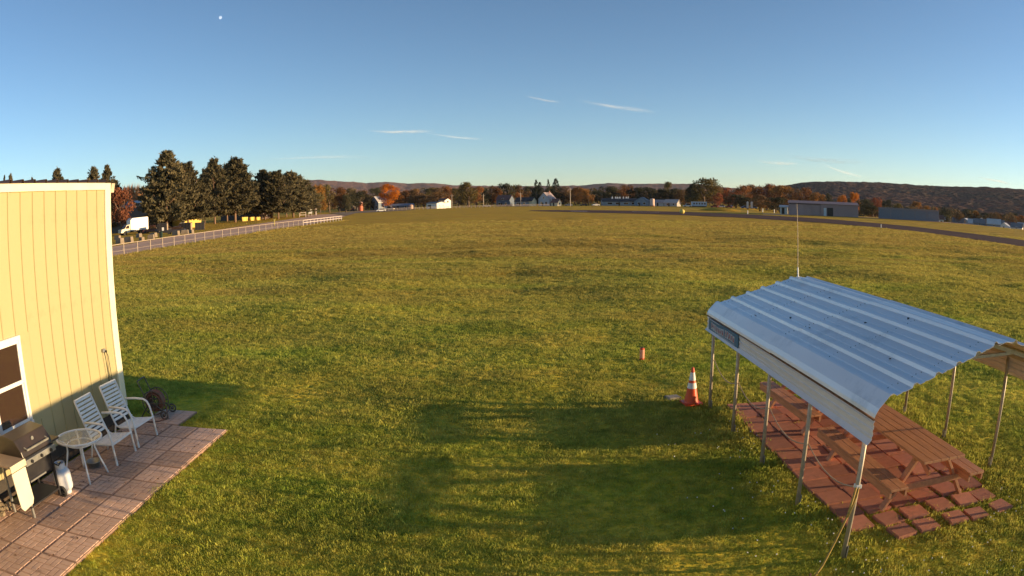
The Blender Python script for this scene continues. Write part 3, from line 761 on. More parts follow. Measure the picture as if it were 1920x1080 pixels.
MB().lathe([(.156, .215), (.1575, .22), (.156, .225)], n=28).build('seam', M['tank'], tk)
MB().lathe([(.085, .395), (.092, .48), (.086, .48), (.08, .40)], n=20).build('collar', M['tank'], tk)
MB().lathe([(.02, .41), (.02, .47)], n=10).lathe([(.035, .47), (.035, .485)], n=12).build('valve', M['grey_metal'], tk)
MB().tube([(0, 0, .46), (.06, -.03, .50), (.08, -.12, .48), (.02, -.2, .55), (-.04, -.26, .66)], .010, 6).build('gas_hose', M['rubber'], tk, smooth=True)

# hose reel cart behind the corner
hr = thing('hose_reel', 'garden hose reel cart with coiled brown hose behind the building corner', 'hose reel', (-6.90, 11.16, .03), R(8)); hr.scale = (.88, .88, .88)
fr = M['rust'] if False else mat('brown_grey_reel_frame', (.13, .10, .08), (.09, .07, .055), 6, .6)
for y in (-.20, .24):
    MB().tube([(-.34, y, .02), (-.10, y, .33), (.02, y, .36), (.34, y, .12)], .014, 6).tube([(-.10, y, .33), (-.32, y, .84)], .014, 6).build('frame', fr, hr, smooth=True)
MB().tube([(-.32, -.20, .84), (-.32, .24, .84)], .015, 6).build('handle', fr, hr)
for y in (-.15, .19): MB().ring((0, y, .34), .27, .013, 30, 6, axis='Y').ring((0, y, .34), .12, .01, 20, 6, axis='Y').bar((-.26, y, .34), (.26, y, .34), .018).bar((0, y, .08), (0, y, .60), .018).build('drum_side', fr, hr)
hc = MB()
for ry, rad in ((-.11, .17), (-.065, .18), (-.02, .175), (.025, .18), (.07, .17), (.115, .18), (.15, .165), (-.09, .215), (-.04, .22), (.01, .215), (.06, .22), (.11, .212)): hc.ring((0, ry, .36), rad, .021, 28, 7, axis='Y')
hc.tube([(.2, .0, .36), (.30, -.05, .2), (.36, -.2, .03), (.2, -.45, .015), (-.1, -.5, .015)], .018, 7)
hc.build('hose', M['hose'], hr, smooth=True)
for y in (-.27, .31): MB().ring((.30, y, .11), .085, .02, 22, 7, axis='Y').lathe([(.04, -.015), (.04, .015)], (.30, y, .11), 10, axis='Y').build('wheel', fr, hr, smooth=True)
MB().bar((.30, -.27, .12), (.30, .31, .12), .02).build('axle', fr, hr)
# dry leaves and stones heaped against the wall below the grill shelf
rs = random.Random(4); b = MB()
for k in range(70):
    x = -7.24+abs(rs.gauss(0, .10)); y = rs.uniform(5.0, 6.35); s_ = rs.uniform(.03, .065)
    b.box((x, y, .045+s_*.4+rs.uniform(0, .10)*max(0, 1-(x+7.24)*5)), (s_*1.4, s_, s_*.8), rz=rs.uniform(0, 3), ry=rs.uniform(-.4, .4), rx=rs.uniform(-.4, .4), taper=.75)
tag(b.build('rubble', mat('tan_rubble', (.33, .26, .17), (.18, .14, .09), 9, .9)), 'heap of tan stones against the wall below the grill', kind='stuff')
# small brown leaves on the paving
b = MB()
for k in range(60):
    x = rs.uniform(-7.2, -5.2); y = rs.choice((rs.uniform(5, 7.4), rs.uniform(7.4, 10.6))); s_ = rs.uniform(.018, .038); a = rs.uniform(0, 6)
    z = .052
    b.add([(x-s_*cos(a), y-s_*sin(a), z), (x+s_*.5*sin(a), y-s_*.5*cos(a), z+.008), (x+s_*cos(a), y+s_*sin(a), z), (x-s_*.5*sin(a), y+s_*.5*cos(a), z+.012)], [(0, 1, 2, 3)])
tag(b.build('leaves', mat('dry_brown_leaves', (.20, .10, .045), (.12, .06, .03), 9, .9)), 'small dry brown leaves scattered on the patio paving', kind='stuff')
# ================================================================== GRASS
def tuft(seed, n, rad, h0, h1, w):
    r = np.random.default_rng(seed); V = []; F = []
    for k in range(n):
        a, d = r.uniform(0, 2*pi), rad*math.sqrt(r.uniform(0, 1)); x, y = d*cos(a), d*sin(a)
        h = r.uniform(h0, h1); la = r.uniform(0, 2*pi); ln = r.uniform(.25, .95)*h; fa = r.uniform(0, pi); ww = w*r.uniform(.7, 1.3)
        dx, dy = cos(fa)*ww, sin(fa)*ww; lx, ly = cos(la)*ln, sin(la)*ln; o = len(V)
        V += [(x-dx, y-dy, -.01), (x+dx, y+dy, -.01), (x+dx*.8+lx*.35, y+dy*.8+ly*.35, h*.62), (x-dx*.8+lx*.35, y-dy*.8+ly*.35, h*.62), (x+lx, y+ly, h)]
        F += [(o, o+1, o+2, o+3), (o+3, o+2, o+4)]
    me = bpy.data.meshes.new('grass_tuft'); me.from_pydata(V, [], F); me.update(); me.materials.append(M['blade']); return me
tcol = bpy.data.collections.new('grass_tufts')
for k in range(5):
    tcol.objects.link(bpy.data.objects.new('grass_tuft', tuft(20+k, 36, .10, .011, .036, .0033)))
def grass_field():
    r = np.random.default_rng(5); d0, d1 = 3.0, 130.0
    dd = np.geomspace(d0, d1, 4000); dens = 230*np.minimum(1, (9/dd))**1.25
    w = np.diff(dd)*((dens*dd)[:-1])*2*R(54); n = int(w.sum()); cdf = np.cumsum(w)/w.sum()
    D = np.interp(r.random(n), np.concatenate([[0], cdf]), dd); A = r.uniform(-R(54), R(54), n)
    X = np.sin(A)*D; Y = np.cos(A)*D
    keep = ~((X < -5.06+.05*np.sin(Y*3)+.04*np.sin(Y*7.3)) & (Y < 10.72) & (X > -60))
    keep &= ~((X < -7.3) & (Y < 10.85) & (X > -16)); keep &= ~((X < -6.15) & (X > -7.05) & (Y > 10.7) & (Y < 12.6))
    inp = (X > 3.98) & (X < 6.72) & (Y > 5.95) & (Y < 12.05)
    # grassy joints of the near rows, worn bare under the shelter
    gx = ((X-4.22)/.452+.5) % 1; gy = ((Y-6.16)/.432+.5) % 1
    jw = np.where((Y < 7.0) | (X > 6.2), .36, .43); joint = (np.abs(gx-.5) > jw) | (np.abs(gy-.5) > jw)
    keep &= ~inp | (joint & ((Y < 7.1) | (X > 6.2) | (r.random(n) < .18)))
    keep &= ~((X < -40.2) & (Y > 30))
    rwx = np.interp(Y, [0, 35, 66, 98, 125, 149], [58, 61, 64, 67, 62.5, 53.5]); rwf = np.interp(Y, [0, 40, 82, 123, 160], [75, 78, 80.5, 83.1, 79])
    keep &= ~((X > rwx-.3) & (X < rwf+.3))
    bare = vnoise(X*.9+5, Y*.9+2)
    keep &= r.random(n) < (.5+.7*bare)*np.clip((135-D)/65, 0, 1)
    X, Y, D = X[keep], Y[keep], D[keep]; inp = inp[keep]
    fx = r.normal(-40.1, .22, 2600); fy = r.uniform(42, 166, 2600); X = np.concatenate([X, fx]); Y = np.concatenate([Y, fy]); D = np.hypot(X, Y); inp = np.concatenate([inp, np.zeros(2600, bool)]); Z = terrain(X, Y)+np.where(inp, .0, 0)
    long_ = np.exp(-((X-3.75)/.35)**2)*((Y > 5) & (Y < 12.2))*.9+np.exp(-((X-7.2)/.4)**2)*((Y > 5) & (Y < 12.2))*.9+.9*np.exp(-((X-5.3)/1.2)**2-((Y-6.2)/.55)**2)
    pat = .55*vnoise(X*1.9+31, Y*1.9+4)+.45*vnoise(X*.5+3, Y*.7+44)
    S_ = (np.maximum(D/9, 1)**.55)*(.45+1.05*(pat+(.42-pat)*np.clip((D-10)/25, 0, .75)))*(1+.75*long_)*r.uniform(.8, 1.25, len(X))
    S_[-2600:] *= r.uniform(.8, 2.2, 2600)*np.where(Y[-2600:] > 126, .45, 1)
    me = bpy.data.meshes.new('grass'); me.vertices.add(len(X)); me.vertices.foreach_set('co', np.stack([X, Y, Z], -1).astype(np.float32).ravel())
    a = me.attributes.new('scl', 'FLOAT', 'POINT'); a.data.foreach_set('value', S_.astype(np.float32))
    rot = np.stack([r.uniform(-.25, .25, len(X)), r.uniform(-.25, .25, len(X)), r.uniform(0, 6.283, len(X))], -1)
    a = me.attributes.new('rot', 'FLOAT_VECTOR', 'POINT'); a.data.foreach_set('vector', rot.astype(np.float32).ravel())
    o = link('grass', me); ng = bpy.data.node_groups.new('grass_scatter', 'GeometryNodeTree')
    ng.interface.new_socket('Geometry', in_out='INPUT', socket_type='NodeSocketGeometry'); ng.interface.new_socket('Geometry', in_out='OUTPUT', socket_type='NodeSocketGeometry')
    N = ng.nodes; L = ng.links; gi = N.new('NodeGroupInput'); go = N.new('NodeGroupOutput'); ip = N.new('GeometryNodeInstanceOnPoints'); ci = N.new('GeometryNodeCollectionInfo')
    ci.inputs['Collection'].default_value = tcol; ci.inputs['Separate Children'].default_value = True; ci.inputs['Reset Children'].default_value = True
    ip.inputs['Pick Instance'].default_value = True
    rv = N.new('FunctionNodeRandomValue'); rv.data_type = 'INT'; rv.inputs[4].default_value = 0; rv.inputs[5].default_value = 4
    na = N.new('GeometryNodeInputNamedAttribute'); na.data_type = 'FLOAT'; na.inputs['Name'].default_value = 'scl'
    nb = N.new('GeometryNodeInputNamedAttribute'); nb.data_type = 'FLOAT_VECTOR'; nb.inputs['Name'].default_value = 'rot'
    L.new(gi.outputs[0], ip.inputs['Points']); L.new(ci.outputs[0], ip.inputs['Instance']); L.new(rv.outputs[2], ip.inputs['Instance Index'])
    er = N.new('FunctionNodeEulerToRotation'); L.new(nb.outputs[0], er.inputs[0]); L.new(er.outputs[0], ip.inputs['Rotation'])
    L.new(na.outputs[0], ip.inputs['Scale']); L.new(ip.outputs[0], go.inputs[0])
    md = o.modifiers.new('scatter', 'NODES'); md.node_group = ng
    tag(o, 'short autumn lawn grass covering the near field', kind='stuff')
    print('tufts', len(X))
grass_field()

# ================================================================== TREES
def crown_pine(seed):
    r = np.random.default_rng(seed); V = []; F = []
    nl = 22; lop = r.uniform(-.06, .06, 2)
    for i in range(nl):
        z0 = .14+.82*i/(nl-1)
        rad = .5*max(.05, 1-((z0-.30)/.72)**1.55)**.92 if z0 > .30 else .36+.14*(z0-.14)/.16
        nb = 13 if z0 < .75 else 9
        cx, cy = lop*z0
        for k in range(nb):
            a = r.uniform(0, 2*pi); L = rad*r.uniform(.55, 1.08); rise = r.uniform(.01, .07)-(.02 if z0 < .35 else 0)
            if r.random() < .18: L *= r.uniform(1.1, 1.32)
            for u in (.30, .52, .72, .88, 1.0):
                c = np.array([cx+cos(a)*L*u, cy+sin(a)*L*u, z0+rise*u]); s_ = r.uniform(.026, .052)
                for q in range(11):
                    d = r.normal(size=3); d /= np.linalg.norm(d); d[2] = abs(d[2])*1.1+.55; d[:2] += np.array([cos(a), sin(a)])*.45
                    t = np.cross(r.normal(size=3), d); t /= np.linalg.norm(t)+1e-9
                    p = c+r.normal(size=3)*s_*np.array([.6, .6, .30]); o = len(V)
                    e = p+d*s_*np.array([1.1, 1.1, .55]); V += [p-t*s_*.36, p+t*s_*.36, e]; F.append((o, o+1, o+2))
    for q in range(60):
        p = np.array([r.normal()*.05+lop[0], r.normal()*.05+lop[1], r.uniform(.88, .97)]); o = len(V); V += [p+[-.02, 0, 0], p+[.02, 0, 0], p+[r.normal()*.03, r.normal()*.03, .045]]; F.append((o, o+1, o+2))
    return np_mesh('crown', V, F, None)
def crown_round(seed, lobes=13, n=3000, tall=.2, size=.05):
    r = np.random.default_rng(seed); V = []; F = []; cs = []
    for k in range(lobes):
        a = r.uniform(0, 2*pi); zz = r.uniform(.20, .84); rr_ = .5*math.sqrt(max(.05, 1-((zz-.52)/.5)**2))
        d = rr_*r.uniform(.25, .68); lr = r.uniform(.13, .22)*(1.05-abs(zz-.5)*.6); cs.append((cos(a)*d, sin(a)*d, zz, lr))
    cs.append((r.normal()*.06, r.normal()*.06, .84, .13)); cs.append((0, 0, .55, .24))
    for k in range(n):
        x, y, z, lr = cs[r.integers(len(cs))]; d = r.normal(size=3); d /= np.linalg.norm(d); q = r.uniform(.55, 1.08)
        p = np.array([x, y, z])+d*lr*q*np.array([1, 1, .82])
        if p[2] < .05: continue
        s_ = size*r.uniform(.5, 1.1); nrm = d+r.normal(size=3)*.7; nrm /= np.linalg.norm(nrm)
        t = np.cross(nrm, r.normal(size=3)); t /= np.linalg.norm(t)+1e-9; b_ = np.cross(nrm, t); o = len(V)
        V += [p-t*s_*.5, p+t*s_*.5, p+b_*s_*.8]; F.append((o, o+1, o+2))
    V = np.array(V); V[:, 2] = np.clip(V[:, 2], 0, 1.02)
    return np_mesh('crown', V, F, None)
def crown_spruce(seed):
    r = np.random.default_rng(seed); V = []; F = []
    for i in range(24):
        z0 = .08+.9*i/23; rad = .5*(1-z0)**.9+.01
        for k in range(max(4, int(14*(1-z0)))):
            a = r.uniform(0, 2*pi); L = rad*r.uniform(.7, 1.1)
            for u in (.35, .6, .85, 1.0):
                for q in range(3):
                    p = np.array([cos(a)*L*u, sin(a)*L*u, z0-.03*u])+r.normal(size=3)*.012; s_ = .055; o = len(V)
                    t = np.array([-sin(a), cos(a), r.normal()*.3])*s_*.45; e = p+np.array([cos(a), sin(a), -.25+r.normal()*.3])*s_; V += [p-t, p+t, e]; F.append((o, o+1, o+2))
    o = len(V); V += [(-.02, 0, .94), (.02, 0, .94), (0, 0, 1.0)]; F.append((o, o+1, o+2))
    return np_mesh('crown', V, F, None)
def crown_bare(seed):
    r = np.random.default_rng(seed); V = []; F = []
    for k in range(1500):
        a = r.uniform(0, 2*pi); d = .42*math.sqrt(r.random()); z = r.uniform(.12, .82); d *= (1-.5*max(0, z-.4)); p = np.array([cos(a)*d, sin(a)*d, z])
        up = np.array([cos(a)*.35*d/.4+r.normal()*.2, sin(a)*.35*d/.4+r.normal()*.2, 1.0]); L = r.uniform(.07, .18); o = len(V); t = np.array([r.normal(), r.normal(), 0])*.010
        V += [p-t, p+t, p+up*L]; F.append((o, o+1, o+2))
    return np_mesh('crown', V, F, None)
def trunk_mesh(h, r0, limbs, seed, lean=0.0):
    r = random.Random(seed); b = MB(); b.tube([(0, 0, -.01), (.005, .0, h*.4), (r.uniform(-.02, .02), r.uniform(-.02, .02), h)], [r0, r0*.75, r0*.3], 7)
    for k in range(limbs):
        a = r.uniform(0, 6.28); z0 = r.uniform(.22, h*.75); L = r.uniform(.18, .36)
        b.tube([(0, 0, z0), (cos(a)*L*.5, sin(a)*L*.5, z0+L*.30), (cos(a)*L, sin(a)*L, z0+L*.75)], [r0*.5, r0*.35, r0*.12], 5)
    return b.mesh('trunk', True)
KM = {
 'pine': leaf_mat('pine_needles', (.150, .122, .066), (.095, .088, .05), .35, .15),
 'dark': leaf_mat('dark_evergreen_leaves', (0.069, 0.069, 0.043), (0.091, 0.083, 0.046), .2, .12),
 'olive': leaf_mat('olive_leaves', (0.190, 0.140, 0.049), (0.124, 0.107, 0.046), .2),
 'brown': leaf_mat('brown_leaves', (0.206, 0.119, 0.053), (0.140, 0.091, 0.049), .2),
 'rust': leaf_mat('rust_leaves', (0.314, 0.135, 0.046), (0.198, 0.099, 0.046), .2),
 'red': leaf_mat('red_brown_leaves', (0.330, 0.112, 0.053), (0.214, 0.086, 0.049), .2),
 'redbrown': leaf_mat('red_brown_shrub', (0.330, 0.124, 0.066), (0.231, 0.099, 0.058), .3),
 'orange': leaf_mat('orange_leaves', (0.446, 0.214, 0.046), (0.264, 0.148, 0.049), .15),
 'bright': leaf_mat('bright_orange_leaves', (.80, .27, .028), (.58, .17, .022), .15, .35),
 'bright2': leaf_mat('amber_leaves', (0.693, 0.272, 0.049), (0.429, 0.165, 0.041), .2, .35),
 'bronze': leaf_mat('bronze_leaves', (0.346, 0.173, 0.049), (0.231, 0.116, 0.046), .2),
 'bare': leaf_mat('tan_twigs', (0.396, 0.223, 0.107), (0.297, 0.157, 0.083), .3, .1),
 'spruce': leaf_mat('spruce_needles', (0.074, 0.079, 0.049), (0.049, 0.059, 0.040), .3, .1)}
CR = {'pine': [crown_pine(s) for s in (1, 2, 3, 4)], 'spruce': [crown_spruce(s) for s in (5, 6)], 'bare': [crown_bare(s) for s in (7, 8)], 'round': [crown_round(s, 12+s % 5) for s in (11, 12, 13, 14, 15, 16)]}
for v in CR.values():
    for me in v: me.materials.append(KM['olive'])
TR = {'pine': trunk_mesh(.93, .026, 8, 1), 'spruce': trunk_mesh(.9, .03, 0, 2), 'bare': trunk_mesh(.5, .03, 9, 3), 'round': trunk_mesh(.6, .035, 7, 4)}
for k_, me in TR.items(): me.materials.append(M['pine_bark'] if k_ == 'pine' else M['bark'])
TREES=[
(-29.27,176,-0.0,19.2,11.6,'pine'),(-27.34,186,-0.0,17.0,9.6,'pine'),(-24.97,224,-0.0,20.1,9.2,'pine'),(-23.18,229,-0.0,20.4,12.3,'pine'),(-20.58,246,-0.0,17.0,10.3,'pine'),
(-19.43,241,-0.0,16.3,8.9,'pine'),(-18.15,259,-0.0,16.4,11.6,'pine'),(-17.1,271,-0.0,13.8,8.6,'pine'),(-30.32,235,-0.0,17.4,7.2,'pine'),(-28.24,200,-0.0,16.8,6.7,'pine'),
(-25.86,250,-0.0,18.6,7.0,'pine'),(-23.88,262,-0.0,20.8,8.6,'pine'),(-22.34,270,-0.0,19.6,7.9,'pine'),(-19.98,275,-0.0,17.6,8.8,'pine'),(-18.74,290,-0.0,17.6,9.3,'pine'),
(-17.56,300,-0.0,16.8,8.6,'pine'),(-24.12,290,-0.0,19.7,9.5,'pine'),(-21.79,300,-0.0,14.9,9.7,'pine'),(-39.56,300,-0.0,26.5,9.7,'pine'),(-36.0,230,-0.0,20.7,7.3,'pine'),
(-34.65,210,-0.0,19.5,6.2,'pine'),(-44.0,330,-0.0,28.6,4.9,'pine'),(-34.1,200,-0.0,14.3,6.9,'pine'),(-41.89,330,-0.0,25.8,4.2,'pine'),(-44.64,330,-0.0,28.1,2.8,'pine'),
(-33.45,170,-0.0,11.5,6.5,'redbrown'),(-32.37,260,-0.0,16.5,8.5,'bare'),(-31.39,270,-0.0,15.2,7.8,'bare'),(-33.06,290,-0.0,14.9,10.0,'bare'),(-15.84,360,-0.0,15.0,8.5,'orange'),
(-15.07,370,-0.0,14.8,11.6,'olive'),(-16.3,330,-0.0,10.1,10.4,'olive'),(-14.22,350,-0.0,12.6,8.8,'rust'),(-13.36,420,-0.0,13.8,13.1,'olive'),(-12.79,400,-0.0,11.0,12.5,'dark'),
(-13.69,345,-0.0,8.9,9.2,'dark'),(-11.98,430,-0.0,12.3,13.4,'brown'),(-11.22,470,-0.0,14.6,11.0,'dark'),(-10.1,400,-0.0,14.6,14.3,'bright'),(-11.81,420,-0.0,9.1,8.5,'dark'),
(-9.36,440,-0.0,10.0,10.2,'rust'),(-8.69,480,-0.0,12.2,14.8,'rust'),(-7.67,470,-0.0,12.9,14.5,'brown'),(-6.7,520,-0.0,14.4,14.4,'olive'),(-7.15,430,-0.0,8.0,16.6,'brown'),
(-5.95,480,-0.0,13.4,12.6,'brown'),(-5.06,500,-0.0,14.4,13.1,'rust'),(-4.27,440,-0.0,12.3,10.1,'olive'),(-3.47,410,-0.0,14.8,14.5,'olive'),(-2.82,420,-0.0,12.3,9.7,'rust'),
(-2.25,440,-0.0,12.0,8.8,'dark'),(-1.54,460,-0.0,13.6,11.3,'brown'),(-0.98,440,-0.0,11.8,8.1,'rust'),(-0.27,450,-0.0,14.7,13.8,'dark'),(0.78,500,-0.0,14.6,13.8,'brown'),
(0.34,460,-0.0,9.1,10.6,'rust'),(1.53,520,-0.0,13.7,12.0,'dark'),(2.11,480,-0.0,18.1,5.2,'spruce'),(2.41,490,-0.0,16.5,6.0,'spruce'),(3.12,500,-0.0,19.0,3.5,'spruce'),
(3.74,480,-0.0,18.7,7.4,'spruce'),(3.37,520,-0.0,13.5,12.0,'olive'),(2.41,520,-0.0,12.8,12.0,'dark'),(4.34,520,-0.0,13.5,13.6,'brown'),(5.31,470,-0.0,11.8,12.3,'rust'),
(5.93,450,-0.0,11.4,9.0,'bronze'),(6.41,440,-0.0,9.6,7.5,'bronze'),(7.16,500,-0.0,10.3,11.6,'dark'),(8.18,480,-0.0,12.7,14.8,'dark'),(9.38,520,-0.0,14.6,16.1,'rust'),
(10.26,480,-0.0,12.0,16.4,'dark'),(11.38,500,-0.0,12.8,17.1,'dark'),(12.27,480,-0.0,11.4,13.5,'dark'),(13.04,560,-0.0,18.4,7.0,'olive'),(13.48,480,-0.0,11.5,15.0,'dark'),
(14.42,460,-0.0,10.6,12.3,'brown'),(15.19,450,-0.0,11.9,10.6,'dark'),(16.06,420,-0.0,17.3,19.9,'olive'),(15.19,430,-0.0,13.9,12.2,'dark'),(17.0,430,-0.0,13.1,11.6,'brown'),
(17.26,390,-0.0,8.1,6.2,'red'),(18.18,450,-0.0,12.4,15.8,'red'),(19.19,480,-0.4,14.9,16.9,'rust'),(20.29,500,-1.2,17.2,17.7,'rust'),(21.45,520,-2.4,19.6,19.3,'red'),
(22.61,500,-3.7,19.5,18.7,'bronze'),(23.63,520,-4.7,19.7,18.7,'brown'),(24.66,500,-5.6,20.4,16.4,'rust'),(25.5,460,-5.9,16.6,13.6,'bronze'),(18.81,400,-0.2,8.0,12.8,'dark'),
(20.88,380,-1.4,8.8,15.3,'brown'),(22.26,360,-2.1,8.5,11.7,'dark'),(19.82,400,-0.7,6.8,11.5,'dark'),(26.87,360,-3.9,13.4,5.4,'dark'),(26.3,380,-4.7,13.2,6.9,'bronze'),
(28.06,340,-3.0,11.4,6.2,'bright2'),(28.73,330,-2.6,9.5,5.0,'dark'),(29.22,350,-3.4,13.6,5.9,'bright2'),(30.08,320,-2.1,8.8,9.2,'dark'),(31.05,420,-5.8,14.7,12.1,'red'),
(30.85,300,-1.3,5.7,11.2,'dark'),(32.22,440,-6.0,14.5,10.5,'dark'),(33.3,470,-6.0,12.4,13.8,'olive'),(34.89,520,-6.0,14.9,11.8,'bronze'),(35.79,500,-6.0,12.1,10.5,'bronze'),
(36.49,460,-6.0,11.5,8.9,'rust'),(37.4,520,-6.0,9.8,11.9,'rust'),(38.26,560,-6.0,10.3,10.9,'bronze'),(39.08,600,-6.0,9.9,13.9,'rust'),(40.15,620,-6.0,9.7,16.7,'brown'),
(40.98,560,-6.0,7.7,12.2,'olive'),(42.02,620,-6.0,9.1,14.7,'red'),(42.97,560,-6.0,6.4,11.3,'dark'),(44.02,480,-6.0,9.6,13.3,'rust'),(45.03,500,-6.0,10.2,12.1,'rust'),
(44.5,520,-6.0,6.0,14.5,'bronze'),(33.99,420,-5.9,9.7,10.9,'dark'),(37.5,400,-5.8,11.5,10.6,'dark'),(38.77,380,-5.5,8.1,8.8,'brown'),(39.64,460,-6.0,11.6,12.4,'dark'),
(40.57,440,-6.0,10.6,10.3,'bronze'),(41.4,470,-6.0,10.0,12.8,'dark'),(42.54,450,-6.0,10.6,11.5,'brown'),(43.44,500,-6.0,10.0,13.8,'dark'),(42.02,350,-4.9,5.7,7.7,'rust'),
(37.75,330,-3.4,5.1,7.0,'olive'),(44.5,560,-6.0,11.6,17.6,'dark'),
]

NAMES = {'pine': ('pine_tree', 'dark green pine', 'pines beside the road'), 'spruce': ('spruce_tree', 'narrow dark spruce', 'spruces above the far houses'), 'bare': ('bare_tree', 'tan nearly leafless bushy tree', 'leafless trees'), 'dark': ('evergreen_tree', 'dark green tree', 'trees along the field edge'), 'olive': ('leafy_tree', 'olive green tree', 'trees along the field edge'), 'brown': ('autumn_tree', 'dull brown autumn tree', 'trees along the field edge'), 'rust': ('autumn_tree', 'rust coloured autumn tree', 'trees along the field edge'), 'red': ('autumn_tree', 'reddish autumn tree', 'trees along the field edge'), 'redbrown': ('autumn_shrub', 'red brown bushy shrub', 'trees along the field edge'), 'orange': ('autumn_tree', 'orange topped autumn tree', 'trees along the field edge'), 'bright': ('autumn_tree', 'brilliant orange maple like tree', 'trees along the field edge'), 'bright2': ('autumn_tree', 'amber orange tree', 'trees along the field edge'), 'bronze': ('autumn_tree', 'bronze coloured autumn tree', 'trees along the field edge')}
MARKS = [(-46, 'above the flat roof of the yellow building'), (-35, 'behind the corner of the yellow building'), (-32, 'behind the white box truck'), (-28, 'beside the black waste bins'), (-24, 'in the pine stand above the chain link fence'), (-18.6, 'above the white ladder frame'), (-14.5, 'beyond the end of the white rail fence'), (-12.2, 'beside the orange silo'), (-10.3, 'by the grey house with a white roof'), (-7.9, 'behind the long blue shed'), (-5.5, 'behind the white garage'), (-2.5, 'between the white garage and the blue house'), (-.4, 'behind the blue house'), (1.3, 'behind the grey house with a cream gable'), (3.1, 'behind the white gabled house'), (5.0, 'around the tall utility pole'), (9.0, 'behind the long low building'), (12.6, 'above the pink roofed houses'), (15.6, 'behind the pale blue trailer'), (19.5, 'above the parked cars by the field edge'), (23.5, 'left of the grey hangar'), (26.3, 'behind the grey hangar'), (30.3, 'between the grey hangar and the low shed'), (34, 'behind the low blue grey shed'), (39, 'among the valley houses'), (44.5, 'at the right edge above the valley houses')]
protos = {}; used = {}
ORD = ['', 'second ', 'third ', 'fourth ', 'fifth ', 'sixth ', 'seventh ', 'eighth ']
lab_count = {}
for t_ in TREES:
    mk_ = min(MARKS, key=lambda q: abs(q[0]-t_[0])); lab_count.setdefault((NAMES[t_[5]][1], mk_[1]), []).append((t_[0], t_[1]))
for idx, (az, d, zb_, H, W, kind) in enumerate(TREES):
    shp = kind if kind in ('pine', 'spruce', 'bare') else ('bare' if False else 'round')
    nm, desc, grp = NAMES[kind]
    mk_ = min(MARKS, key=lambda q: abs(q[0]-az)); sib = sorted(lab_count[(desc, mk_[1])]); o_ = sib.index((az, d))
    lab = desc+' '+mk_[1]
    if len(sib) > 1: lab = (('leftmost ' if o_ == 0 else ORD[o_])+desc+(' from the left ' if o_ else ' ')+mk_[1])
    root = thing(nm, lab, 'tree' if kind != 'redbrown' else 'shrub', at(az, d, zb_), rng.uniform(0, 6.28), grp)
    k_ = {'spruce': 2.2, 'pine': 1.4, 'bright': 1.05}.get(kind, 1.3); root.scale = (W*k_, W*k_, H*(1.0 if kind in ('spruce', 'pine') else 1.07))
    c_ = link('crown', CR[shp][idx % len(CR[shp])], root); c_.material_slots[0].link = 'OBJECT'; c_.material_slots[0].material = KM[kind]
    link('trunk', TR[shp], root)

# far-off wood behind the houses, one mass
def far_wood():
    r = np.random.default_rng(77); n = 39000; A = r.uniform(-17, 27, n); D = r.uniform(530, 680, n); top = 7.0+6.0*vnoise(A*2.2+9, D/45); A[-9000:] = r.uniform(27, 48, 9000); D[-9000:] = r.uniform(430, 540, 9000); top[-9000:] = 5+7*vnoise(A[-9000:]*1.7, D[-9000:]/40); 
    x = np.sin(np.radians(A))*D; y = np.cos(np.radians(A))*D; z = terrain(x, y)+top*(1-r.random(n)**2.2*.98); s_ = r.uniform(.7, 1.5, n)
    c = np.stack([x, y, z], -1); t = r.normal(size=(n, 3)); t /= np.linalg.norm(t, axis=1)[:, None]; b_ = np.cross(t, r.normal(size=(n, 3))); b_ /= np.linalg.norm(b_, axis=1)[:, None]
    V = np.stack([c-t*s_[:, None]*.6, c+t*s_[:, None]*.6, c+b_*s_[:, None]], 1).reshape(-1, 3); F = np.arange(3*n).reshape(-1, 3)
    return np_mesh('woods', V, F, leaf_mat('far_wood_leaves', (.15, .095, .05), (.10, .085, .05), .03, .15))
tag(link('woods', far_wood()), 'far-off brown green woods behind the row of houses', kind='stuff')
# white clover heads in the longer grass by the shelter
rf = random.Random(12); b = MB()
for k in range(150):
    if k < 90: x, y = rf.uniform(3.4, 9), rf.uniform(4.4, 6.6)
    else: x, y = rf.uniform(2.2, 4.0), rf.uniform(5, 11)
    if 3.98 < x < 6.72 and y > 6.0: continue
    b.box((x, y, float(terrain(x, y))+rf.uniform(.05, .085)), (.014, .014, .011), rz=rf.uniform(0, 3), taper=.6)
tag(b.build('wildflowers', M['reflect']), 'tiny white clover heads in the grass around the shelter', kind='stuff')
# ================================================================== FENCES AND THINGS BY THE ROAD
fe = thing('chain_link_fence', 'long low chain link fence of thin pale posts along the road', 'fence', (-40, 60, 0))
fm = mat('pale_fence_steel', (.50, .40, .31), (.42, .33, .25), 2, .7, .0)
pmz = MB().box((0, 0, .66), (.10, .10, 1.32)).mesh('post'); pmz.materials.append(fm)
ys = [42.6+3.05*k for k in range(29)]
for y in ys: link('post', pmz, fe, (0, y-60, 0))
MB().bar((0, ys[0]-60, 1.30), (0, ys[-1]-60, 1.30), .055).build('top_rail', fm, fe)
m, n, l, b = nt('chain_link_wire'); b.inputs['Base Color'].default_value = (.22, .16, .12, 1); b.inputs['Roughness'].default_value = .9
ck = n.new('ShaderNodeTexWave'); ck.inputs['Scale'].default_value = 7; ck.wave_type = 'BANDS'; ck.bands_direction = 'DIAGONAL'
tcn = n.new('ShaderNodeTexCoord'); l.new(tcn.outputs['Object'], ck.inputs[0])
th = n.new('ShaderNodeMath'); th.operation = 'GREATER_THAN'; th.inputs[1].default_value = .975; l.new(ck.outputs['Fac'], th.inputs[0])
tr = n.new('ShaderNodeBsdfTransparent'); mx = n.new('ShaderNodeMixShader'); mx.inputs[0].default_value = .07; l.new(tr.outputs[0], mx.inputs[1]); l.new(b.outputs[0], mx.inputs[2]); l.new(mx.outputs[0], n['Material Output'].inputs[0])
